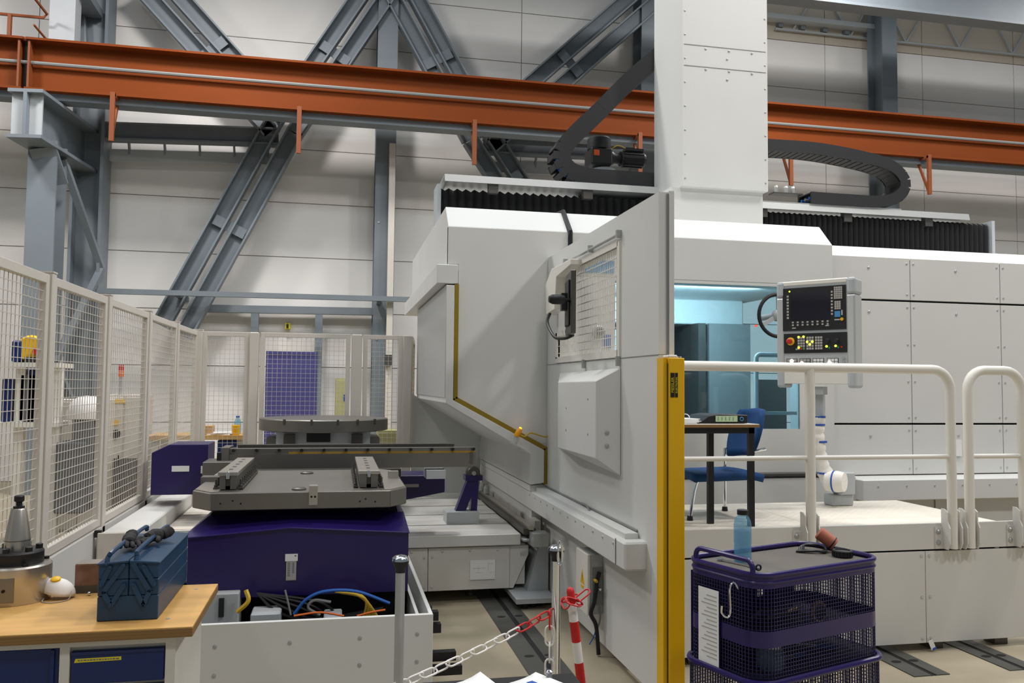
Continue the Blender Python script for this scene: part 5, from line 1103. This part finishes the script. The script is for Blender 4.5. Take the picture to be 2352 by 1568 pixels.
bx(q[0]+0.1, YC-0.03, q[2]-0.36, q[0]+0.17, YC-0.015, q[2]-0.30).build('yellow_label', YELLOW, c); MB().lathe([(0.05, 0), (0.05, -0.03)], (q[0]+0.15, YC-0.015, q[2]-0.46), 12, 'Y').build('main_switch', BLACK, c)
bx(q[0]+0.05, YC-0.02, 0.1, r[0]-0.05, YC-0.012, q[2]-0.75).build('dark_vent', MACHD, c)
t = thing('signal_tower', 'small red and amber signal light behind the third fence panel', 'signal light', (-2.5524, 10.75, q[2])); x = -2.5524
MB().lathe([(0.02, q[2]), (0.02, 1.7607)], (x, 10.75, 0), 10).build('pole', GALV, t)
for k, m in enumerate((MATPRINT, RED)): z = 1.7607+k*0.075; MB().lathe([(0.035, z), (0.035, z+0.07)], (x, 10.75, 0), 12).build('lens', m, t)
# shelf with a yellow machine
YH = 9.6
x0, x1 = -3.6973, -2.8917
t = thing('white_shelf', 'white shelving unit behind the leftmost fence panel', 'shelf', ((x0+x1)/2, YH+0.3, 0))
for py in (832, 970): z = 1.8951 if py == 832 else 1.2635; bx(x0, YH, z-0.05, x1, YH+0.5, z).build('shelf_board', RAILP, t)
for x in (-3.4019-0.6, -3.3440, x1-0.1): bx(x, YH+0.1, 0, x+0.09, YH+0.2, 1.8951).build('upright', RAILP, t)
for k, (xx, w, m) in enumerate(((-3.4721, 0.1, BLUED), (-3.3025, 0.16, COAT), (-3.2193, 0.14, BLUED))):
    bx(xx, YH+0.1, 1.2635, xx+w, YH+0.45, 1.7208+0.05*k).solo('storage_bin', m, ['blue storage bin at the far left on the white shelf', 'grey storage bin in the middle of the white shelf', 'tall blue storage bin at the right on the white shelf'][k], 'storage bin', 'bins on the white shelf', bevel=0.01)
z = 1.8951; c = (-3.2560, 9.6000, 1.8945)
t = thing('yellow_tool_machine', 'round yellow device standing on the white shelf', 'machine', (c[0], YH+0.25, z))
MB().lathe([(0.13, -0.08), (0.15, -0.05), (0.15, 0.05), (0.12, 0.08)], (c[0]+0.02, YH+0.25, z+0.15), 18, 'Y').build('housing', YELLOW, t, smooth=True); bx(c[0]-0.16, YH+0.15, z, c[0]-0.06, YH+0.35, z+0.24).build('motor', BLUED, t, bevel=0.02); bx(c[0]-0.02, YH+0.12, z, c[0]+0.14, YH+0.38, z+0.06).build('foot', BLACK, t); MB().lathe([(0.03, -0.12), (0.03, -0.06)], (c[0]+0.08, YH+0.25, z+0.12), 12, 'Y').build('red_knob', RED, t)
# counter and covered machine
YG = 10.0
x0, x1 = -3.1530, -2.5678; zc = 1.4950
cabinet('side_cabinet', 'light grey machine cabinet behind the second fence panel', 0, 0, x0, x1, YG+0.3, 0.0, zc, FENCE, 2)
a, b = -2.7616, -2.5604; z0, z1 = 1.3254, 1.5146
t = thing('covered_machine', 'dark grey machine with a white cloth draped on top', 'machine', ((a+b)/2, 9.8, 0))
bx(a, 9.65, 0.4, b, 9.95, z0+0.05).build('column', COAT, t, bevel=0.02); bx(a-0.14, 9.6, 0.3, b-0.04, 10.0, 1.0564).build('foot_part', COAT, t, bevel=0.02)
MB().lathe([(0.19, -0.03), (0.2, 0.04), (0.16, 0.15), (0.09, 0.21), (0.01, 0.22)], ((a+b)/2-0.0, 9.8, z0), 18, sy=0.9).build('white_cover', WHITEP, t, smooth=True)
# table behind the corner with bottle and cup
YW = 10.3; zt = 1.0794
t = thing('rear_bench', 'wooden rear workbench seen through the fence corner', 'workbench', (-1.6548, YW+0.3, 0)); xa, xb = -2.1555, -0.9949
bx(xa, YW, zt-0.05, xb, YW+0.7, zt).build('top', WOOD, t)
for x in (xa+0.05, xb-0.15): bx(x, YW+0.05, 0, x+0.08, YW+0.13, zt-0.05).build('leg', BENCH, t); bx(x, YW+0.57, 0, x+0.08, YW+0.65, zt-0.05).build('leg', BENCH, t)
bx(-1.3637, YW+0.02, 0.1, xb-0.16, YW+0.5, zt-0.06).build('drawer_unit', BLUED, t)
q = (-1.1737, 10.4000, 1.0565); MB().lathe([(0.04, 0), (0.045, 0.01), (0.05, 0.115), (0.046, 0.12), (0.042, 0.02)], (q[0], 10.4, zt), 16).solo('yellow_cup', YELLOW, 'yellow cup on the rear workbench by the gate post', 'cup', smooth=True)
q = (-1.1760, 10.6000, 1.0441); t = thing('clear_bottle', 'clear plastic bottle behind the yellow cup', 'bottle', (q[0], 10.6, zt)); MB().lathe([(0.04, 0), (0.042, 0.01), (0.042, 0.15), (0.02, 0.19), (0.018, 0.2)], (q[0], 10.6, zt), 16).build('body', BOTTLE, t, smooth=True); MB().lathe([(0.022, 0.2), (0.022, 0.22)], (q[0], 10.6, zt), 12).build('cap', BLUET, t)
q = (-1.4994, 10.5000, 1.0670); bx(q[0]-0.12, 10.4, zt, q[0]+0.06, 10.6, zt+0.11).solo('cardboard_box', KRAFT, 'small cardboard box on the rear workbench', 'box', bevel=0.004)
q = (-1.3653, 10.5000, 1.0665)
t = thing('paper_pile', 'white papers lying on the rear workbench', 'paper', (q[0], 10.45, zt))
for k in range(3): MB().obox((q[0]+0.03*k, 10.45, zt+0.006+0.01*k), (0.26, 0.2, 0.01), rz=0.15*k).build('sheet', PAPER, t)

# ================================================================== WORKBENCH IN FRONT
BZ = 0.85; by0, by1, bxr = 3.10, 3.735, -0.475
W = thing('workbench', 'workbench with a wooden top and blue drawers at lower left', 'workbench', (-1.3, 3.4, 0))
tp_ = bx(-2.4, by0, BZ-0.035, bxr, by1, BZ-0.004).build('top', PLYE, W, bevel=0.002); bx(-2.4, by0+0.001, BZ-0.004, bxr-0.001, by1-0.001, BZ).build('top_veneer', WOOD, tp_)
fy = by0+0.025; zf = BZ-0.035
sx = [-0.8743, -0.5666, -0.5380, -0.9057]
bx(-2.35, fy+0.02, 0.02, sx[2], by1-0.03, zf).build('carcass', BENCH, W)
bx(-2.35, fy, zf-0.022, sx[2], fy+0.02, zf).build('top_frame', BENCH, W); bx(sx[1], fy, 0.0, sx[2], fy+0.02, zf-0.022).build('stile', BENCH, W); bx(sx[3], fy, 0.0, sx[0], fy+0.02, zf-0.022).build('stile', BENCH, W)
bx(sx[2], fy, 0.0, sx[2]+0.004, by1-0.03, zf).build('side_panel', BENCH, W)
ds = bx(-1.75, fy+0.012, 0.05, sx[3]-0.004, fy+0.026, zf-0.026).build('cupboard_door', BLUED, W, bevel=0.002); bx(sx[3]-0.03, fy+0.004, 0.1, sx[3]-0.018, fy+0.012, zf-0.03).build('door_grip', BLUED, ds)
zz = zf-0.026
for k in range(4):
    h = 0.124; d = bx(sx[0]+0.004, fy+0.004, zz-h, sx[1]-0.004, fy+0.024, zz-0.012).build('drawer', BLUED, W, bevel=0.002)
    MB().prism([(sx[0]+0.004, fy-0.002, zz-0.014), (sx[0]+0.004, fy+0.004, zz-0.014), (sx[0]+0.004, fy+0.004, zz-0.03), (sx[0]+0.004, fy, zz-0.024)], (sx[1]-sx[0]-0.008, 0, 0)).build('grip', BLUED, d)
    if k < 2:
        w = 0.15 if k == 0 else 0.135; x = sx[0]+0.014-0.008*k; zl = zz-0.036
        lb = MB().prism([(x, fy+0.004, zl-0.014), (x+w, fy+0.004, zl-0.012), (x+w, fy+0.004, zl), (x+0.004, fy+0.004, zl-0.001)], (0, -0.0015, 0)).build('tape_label', TAPE, d)
        m = MB(); xx = x+0.012
        while xx < x+w-0.012: L = random.uniform(0.004, 0.012); m.box(xx, fy+0.0017, zl-0.0085, xx+L, fy+0.0025, zl-0.0045); xx += L+0.003
        m.build('faded_print', INK, lb)
    zz -= h
for p in ((-0.5519, 3.6525, 0.8510), (-0.5781, 3.2165, 0.8510)): MB().lathe([(0.008, 0), (0.008, 0.0012)], (p[0], p[1], BZ), 12).build('screw_cap', GALV, W)
# tool holder with taper
q = (-1.1984, 3.5720, 0.8500); cx, cy = q[0]-0.012, q[1]+0.03
t = thing('tool_holder', 'steel taper tool holder standing on the workbench', 'tool holder', (cx, cy, BZ))
MB().lathe([(0.122, 0), (0.124, 0.003), (0.124, 0.135), (0.118, 0.142), (0.01, 0.142)], (cx, cy, BZ), 48).build('face_mill_body', MACHL, t, smooth=True)
q2 = (cx+0.005, cy-0.129, BZ+0.055); MB().obox((cx+0.0, cy-0.123, BZ+0.06), (0.07, 0.006, 0.09)).build('flat_pocket', MACH, t); MB().lathe([(0.006, 0), (0.006, -0.004)], (cx+0.0, cy-0.126, BZ+0.06), 10, 'Y').build('grub_hole', DARK, t)
MB().lathe([(0.092, 0.142), (0.094, 0.145), (0.094, 0.185), (0.088, 0.192), (0.01, 0.192)], (cx, cy, BZ), 40).build('drive_ring', BLACK, t, smooth=True)
MB().lathe([(0.046, 0.192), (0.046, 0.232), (0.0455, 0.236), (0.028, 0.345), (0.024, 0.352)], (cx, cy, BZ), 32).build('taper', MACHL, t, smooth=True)
MB().lathe([(0.020, 0.352), (0.020, 0.36), (0.011, 0.363), (0.011, 0.375), (0.018, 0.38), (0.018, 0.398), (0.014, 0.402)], (cx, cy, BZ), 20).build('pull_stud', BLACK, t, smooth=True)
MB().lathe([(0.0463, 0.228), (0.0463, 0.231)], (cx, cy, BZ), 32).build('groove_line', MACHD, t)
for k in range(6): an = math.radians(60*k+20); MB().lathe([(0.013, 0.192), (0.013, 0.208), (0.009, 0.21)], (cx+0.075*math.cos(an), cy+0.075*math.sin(an), BZ), 12).build('cap_screw', BLACK, t)
for k in range(4): an = math.radians(90*k+35); MB().lathe([(0.010, 0.142), (0.010, 0.152)], (cx+0.107*math.cos(an), cy+0.107*math.sin(an), BZ), 12).build('cap_screw', BLACK, t)
# dust mask
q = (-1.0550, 3.5872, 0.8500); t = thing('dust_mask', 'white dust mask with a yellow valve on the workbench', 'mask', (q[0], q[1], BZ))
vs = []; n1, n2 = 8, 16
for i in range(n1+1):
    a_ = (math.pi/2)*i/n1
    for k in range(n2):
        b_ = 2*math.pi*k/n2; vs.append((q[0]+0.062*math.cos(a_)*math.cos(b_)+0.006*math.sin(b_*2)*math.cos(a_), q[1]+0.045*math.cos(a_)*math.sin(b_), BZ+0.008+0.068*math.sin(a_)-0.012*math.cos(b_)*math.cos(a_)+0.012*math.cos(a_)))
fs = [(i*n2+k, i*n2+(k+1) % n2, (i+1)*n2+(k+1) % n2, (i+1)*n2+k) for i in range(n1) for k in range(n2)]
o = MB().add(vs, fs).build('shell', WHITEP, t, smooth=True); o.modifiers.new('s', 'SOLIDIFY').thickness = 0.004
MB().lathe([(0.018, 0), (0.018, 0.006), (0.012, 0.01)], (q[0]-0.005, q[1]-0.012, BZ+0.075), 14, R=Matrix.Rotation(0.3, 3, 'X')).build('valve', YELLOW, t, smooth=True)
MB().tube(catmull([(q[0]-0.04, q[1]-0.03, BZ+0.008), (q[0]-0.035, q[1]-0.06, BZ+0.003), (q[0]+0.01, q[1]-0.075, BZ+0.003), (q[0]+0.05, q[1]-0.04, BZ+0.004), (q[0]+0.052, q[1]-0.01, BZ+0.03)], 6), 0.002, 6).build('strap', KEYS, t)
q = (-0.9698, 3.6554, 0.8500); t = thing('steel_block', 'rusty steel cube beside the blue toolbox', 'block', (q[0], q[1], BZ))
bx(q[0]-0.045, q[1]-0.0, BZ, q[0]+0.045, q[1]+0.09, BZ+0.115).build('block', RUSTY, t, bevel=0.003); bx(q[0]-0.046, q[1]-0.001, BZ, q[0]+0.046, q[1]+0.091, BZ+0.03).build('dark_foot', MACHD, t); bx(q[0]-0.044, q[1]+0.001, BZ+0.115, q[0]+0.044, q[1]+0.089, BZ+0.117).build('ground_top', MACHL, t)
q = (-0.9478, 3.6271, 0.8560); t = thing('steel_ball', 'tiny shiny steel ball on the workbench by the block', 'ball', (q[0], q[1]-0.012, BZ)); MB().lathe([(0.008*math.sin(math.pi*k/8), 0.008-0.008*math.cos(math.pi*k/8)) for k in range(1, 8)], (q[0], q[1]-0.012, BZ), 12).build('ball', CHROME, t, smooth=True)
# blue toolbox
x0, x1 = -0.8205+0.004, -0.6126; y0, y1 = 3.215, 3.80; zt1 = 1.0668
TBX = thing('toolbox', 'dark blue cantilever steel toolbox on the workbench', 'toolbox', ((x0+x1)/2, 3.5, BZ))
H_ = 0.208; xm = (x0+x1)/2
bx(x0, y0, BZ+0.001, x1, y1, BZ+H_*0.42).build('bottom_box', TBLUE, TBX, bevel=0.003)
for s, (a, b) in enumerate(((x0, xm-0.001), (xm+0.001, x1))):
    bx(a, y0, BZ+H_*0.425, b, y1, BZ+H_*0.70).build('middle_tray', TBLUE, TBX, bevel=0.003); bx(a, y0, BZ+H_*0.705, b, y1, BZ+H_*0.98).build('upper_tray', TBLUE, TBX, bevel=0.003)
    l = MB().prism([(x, y0-0.006, z) for x, z in (((a-0.004, BZ+H_*0.95), (a-0.004, BZ+H_*0.985), (b, BZ+H_*1.03), (b, BZ+H_*0.98)) if s == 0 else ((a, BZ+H_*0.98), (a, BZ+H_*1.03), (b+0.004, BZ+H_*0.985), (b+0.004, BZ+H_*0.95)))], (0, y1-y0+0.012, 0)).build('lid', TBLUE, TBX, bevel=0.002)
    xh = xm + (-0.062 if s == 0 else 0.022)
    z = BZ+H_*1.02
    MB().tube([(xm+(-0.075 if s == 0 else 0.02), y0+0.0, z-0.015)] + catmull([(xh-(0.012 if s == 0 else 0), y0+0.01, z+0.012), (xh, y0+0.06, z+0.03), (xh, y1-0.06, z+0.03), (xh, y1-0.01, z+0.012)], 5), 0.0085, 8).build('carry_handle', TBLUE, TBX, smooth=True)
m = MB(); rv = MB(); yf = y0-0.005
for (u0, w0, u1, w1) in ((0.20, 0.92, 0.06, 0.62), (0.42, 0.95, 0.10, 0.50), (0.55, 1.0, 0.86, 0.50), (0.74, 0.92, 0.93, 0.60), (0.44, 0.62, 0.22, 0.26), (0.58, 0.62, 0.76, 0.26), (0.86, 0.5, 0.76, 0.26), (0.10, 0.5, 0.22, 0.3)):
    p = (x0+(x1-x0)*u0, yf, BZ+H_*w0); q = (x0+(x1-x0)*u1, yf, BZ+H_*w1); m.beam(p, q, 0.016, 0.007, up=(0, 1, 0)); studs(rv, [(p[0], yf-0.0035, p[2]), (q[0], yf-0.0035, q[2])], 0.006, 0.003)
m.build('cantilever_arm', TBLUE, TBX); rv.build('rivet', TBLUE, TBX, stuff=True)
# gloves lying on the toolbox
zg = BZ+H_*1.02+0.03
G = thing('work_gloves', 'pair of crumpled black work gloves on the toolbox', 'gloves', (xm-0.02, 3.5, zg))
gx, gy = xm-0.02, 3.50
def blob(pts, rs, nm): MB().tube(catmull(pts, 5), 0.02, 10, rs=[0.7*rs[min(int(i/5), len(rs)-1)]*(1 - 0.35*(i in (0, 5*(len(pts)-1)))) for i in range(5*(len(pts)-1)+1)]).build(nm, GLOVE, G, smooth=True)
for s, (ox, oy, rt) in enumerate(((-0.045, -0.05, 0.3), (0.045, 0.03, -0.5))):
    c_, s_ = math.cos(rt), math.sin(rt)
    def gp(x, y, z): return (gx+ox*0.8+0.72*(x*c_-y*s_), gy+oy+0.72*(x*s_+y*c_), zg-0.012+0.6*z)
    blob([gp(0, -0.05, 0.012), gp(0.0, 0.0, 0.025), gp(0.01, 0.05, 0.018)], [0.032, 0.036, 0.03], 'palm')
    for k in range(4): blob([gp(-0.03+k*0.02, -0.05, 0.012), gp(-0.045+k*0.028, -0.09, 0.014+0.008*(k % 2)), gp(-0.05+k*0.03, -0.115-0.006*k, 0.002)], [0.012, 0.012, 0.009], 'finger')
    blob([gp(0.03, -0.01, 0.015), gp(0.06, -0.03, 0.015), gp(0.075, -0.06, 0.004)], [0.013, 0.013, 0.01], 'thumb')
    blob([gp(0.01, 0.05, 0.018), gp(0.02, 0.09, 0.03), gp(0.02, 0.11, 0.045)], [0.03, 0.032, 0.034], 'cuff')

# ================================================================== BARRIER POSTS, CHAIN AND INFO TABLE
def stanchion(px, label, extra):
    x, y = px; t = thing('barrier_post', label, 'barrier post', (x, y, 0), 'chrome barrier posts')
    MB().tube([(x, y, 0.02), (x, y, 0.955)], 0.0195, 16).build('tube', GALV if not extra else CHROME, t, smooth=True); MB().lathe([(0.15, 0), (0.15, 0.012), (0.04, 0.03)], (x, y, 0), 28).build('foot_plate', BLACK, t, smooth=True)
    MB().lathe([(0.021, 0.945), (0.021, 0.962), (0.034, 0.985), (0.036, 0.992)], (x, y, 0), 20).build('collar', BLACK, t, smooth=True); MB().lathe([(0.036, 0.992), (0.034, 1.003), (0.022, 1.012), (0.005, 1.015)], (x, y, 0), 20).build('top_cap', CHROME, t, smooth=True)
    if extra: MB().tube(arc((x+0.008, y-0.03, 0.985), 0.026, 0, 360, 16, (0.35, 0, 0), (0, 0, 1.9))[:-1], 0.006, 8, closed=True).build('snap_hook', CHROME, t, smooth=True)
    return t
q1 = (0.2650, 3.3968, 1.0000); q2 = (0.9441, 3.5057, 1.0000)
stanchion((q1[0], q1[1]), 'galvanised barrier post in front of the white tub', False); stanchion((q2[0], q2[1]), 'chrome barrier post with a snap hook left of the striped post', True)
bt, bb = Vector((1.1332, 3.9500, 0.7200)), Vector((1.1909, 3.9500, 0.2745)); d = (bb-bt).normalized(); bo = bt + d*((0.03-bt.z)/d.z)
t = thing('striped_post', 'leaning red and white striped plastic chain post', 'post', (bo.x, bo.y, 0)); L = (bo-bt).length
zs = [0.0, 0.035] ; R = (bt-bo).normalized().to_track_quat('Z', 'Y').to_matrix()
edges = [L, L-0.08, L-0.165, L-0.265, L-0.365, L-0.465, L-0.565, 0.0]
for k in range(len(edges)-1):
    a_, b_ = max(0, edges[k+1]), edges[k]
    if b_ <= 0: break
    m = MB(); r = 0.0225
    if k == 0: m.lathe([(r*0.85, a_), (r*0.85, b_-0.02), (r*0.6, b_-0.006), (r*0.2, b_)], bo, 16, R=R)
    else: m.lathe([(r, a_), (r, b_)], bo, 16, R=R)
    m.build('red_band' if k % 2 == 0 else 'white_band', RED if k % 2 == 0 else WHITEP, t, smooth=True)
MB().lathe([(0.14, 0), (0.14, 0.03), (0.03, 0.05)], (bo.x, bo.y, 0), 20).build('weighted_foot', BLACK, t, smooth=True)
def stadium(L, W, r):
    pts = arc((L/2-W/2, 0, 0), W/2, -90, 90, 6, (1, 0, 0), (0, 1, 0)) + arc((-L/2+W/2, 0, 0), W/2, 90, 270, 6, (1, 0, 0), (0, 1, 0))
    return MB().tube(pts, r, 6, closed=True)
LN = 0.084; lw = stadium(LN, 0.036, 0.0042).mesh('chain_link', WHITEP, (0, 0, 0), True); lr = stadium(LN, 0.036, 0.0042).mesh('chain_link_red', RED, (0, 0, 0), True)
A, Bp = Vector((0.2448, 3.3600, 0.5050)), Vector((1.0998, 3.9000, 0.6567)); pts = []
for i in range(41): u = i/40; p = A.lerp(Bp, u); p.z -= 0.035*4*u*(1-u)*0.5; pts.append(p)
Pc = resample(pts, LN-0.0145)
t = thing('barrier_chain', 'plastic chain, white then red, from the barrier posts to the striped post', 'chain', tuple(A.lerp(Bp, 0.5)))
for i in range(len(Pc)-1):
    dv = (Pc[i+1]-Pc[i]).normalized(); qd = dv.to_track_quat('X', 'Z'); e = (qd.to_matrix() @ Matrix.Rotation(math.pi/2*(i % 2)+0.35, 3, 'X')).to_euler()
    piece('chain_link', lr if (Pc[i].x > 0.7846) else lw, (Pc[i]+Pc[i+1])/2, t, e)
for k in range(4):   # turns of chain around the striped post
    an = [0, 1.6, 3.2, 4.7][k]; c = bt+d*0.075; e = (Matrix.Rotation(an+math.pi/2, 3, 'Z') @ Matrix.Rotation(0.3, 3, 'Y') @ Matrix.Rotation(0.8, 3, 'X')).to_euler()
    piece('chain_link', lr, c+Vector((0.034*math.cos(an), 0.034*math.sin(an), 0.012*(k % 2))), t, e)
piece('chain_link', lr, bt+d*0.06+Vector((0.055, -0.01, 0.02)), t, (0.4, -0.6, 0.1))
h = Vector((q2[0]-0.03, q2[1]-0.01, 0))
t = thing('loose_chain', 'short white chain end hanging beside the chrome barrier post', 'chain', (h.x, h.y, 0.33))
for k in range(6): piece('chain_link', lr if k == 0 else lw, (h.x, h.y, 0.70-k*(LN-0.0145)), t, (Matrix.Rotation(math.pi/2, 3, 'Y') @ Matrix.Rotation(math.pi/2*(k % 2)+0.3, 3, 'X')).to_euler())
# info table with leaflets between the posts
zi = 0.585; c0, c1 = (0.2824, 3.2081, 0.5850), (0.9037, 3.1675, 0.5850)
t = thing('info_table', 'low black table between the two barrier posts', 'table', (0.6, 2.95, 0))
bx(c0[0]-0.02, 2.75, zi-0.03, c1[0]+0.02, c1[1]+0.0, zi).build('table_top', BLACK, t, bevel=0.004)
for x in (c0[0]+0.03, c1[0]-0.03):
    for y in (2.8, c1[1]-0.05): bx(x-0.02, y-0.02, 0, x+0.02, y+0.02, zi-0.03).build('leg', TABLEB, t)
MB().lathe([(0.018, 0), (0.014, 0.01), (0.010, 0.03), (0.013, 0.034), (0.006, 0.04)], (0.8096, 3.1213-0.02, zi), 14).build('wing_nut', CHROME, t, smooth=True)
def leaflet(cx, cy, w, h, rz, lift, label, stripes):
    t = local_thing('leaflet', label, 'leaflet', (cx, cy, zi), rz, 'leaflets on the black table')
    n = 8; vs = [(w*(i/n-0.5), h*(j/4-0.5), 0.002+lift*(abs(i/n-0.5)*2)**2.5*(1 if (i > n/2) == (lift > 0) else 0.3)*abs(1)) for i in range(n+1) for j in range(5)]
    fs = [(i*5+j, (i+1)*5+j, (i+1)*5+j+1, i*5+j+1) for i in range(n) for j in range(4)]
    o = MB().add(vs, fs).build('sheet', PAPER, t, smooth=True); o.modifiers.new('s', 'SOLIDIFY').thickness = 0.0012
    for k, (u0, v0, u1, v1, m) in enumerate(stripes): bx(w*u0, h*v0, 0.004, w*u1, h*v1, 0.0055).build('print', m, o)
    return t
ym = c1[1]-0.17
leaflet(c0[0]+0.16, ym+0.02, 0.28, 0.2, 0.25, 0.03, 'curled white leaflet with orange print near the galvanised post', ((-0.4, -0.1, 0.1, 0.3, MATPRINT),))
leaflet(c0[0]+0.30, ym-0.0, 0.25, 0.19, -0.1, 0.006, 'flat leaflet with orange bars in the middle of the black table', ((-0.3, 0.0, 0.2, 0.35, MATPRINT), (0.22, 0.0, 0.45, 0.35, INK)))
leaflet(c0[0]+0.44, ym+0.02, 0.22, 0.20, 0.5, 0.012, 'leaflet with a blue picture on the black table', ((-0.3, -0.2, 0.3, 0.3, BLUET),))
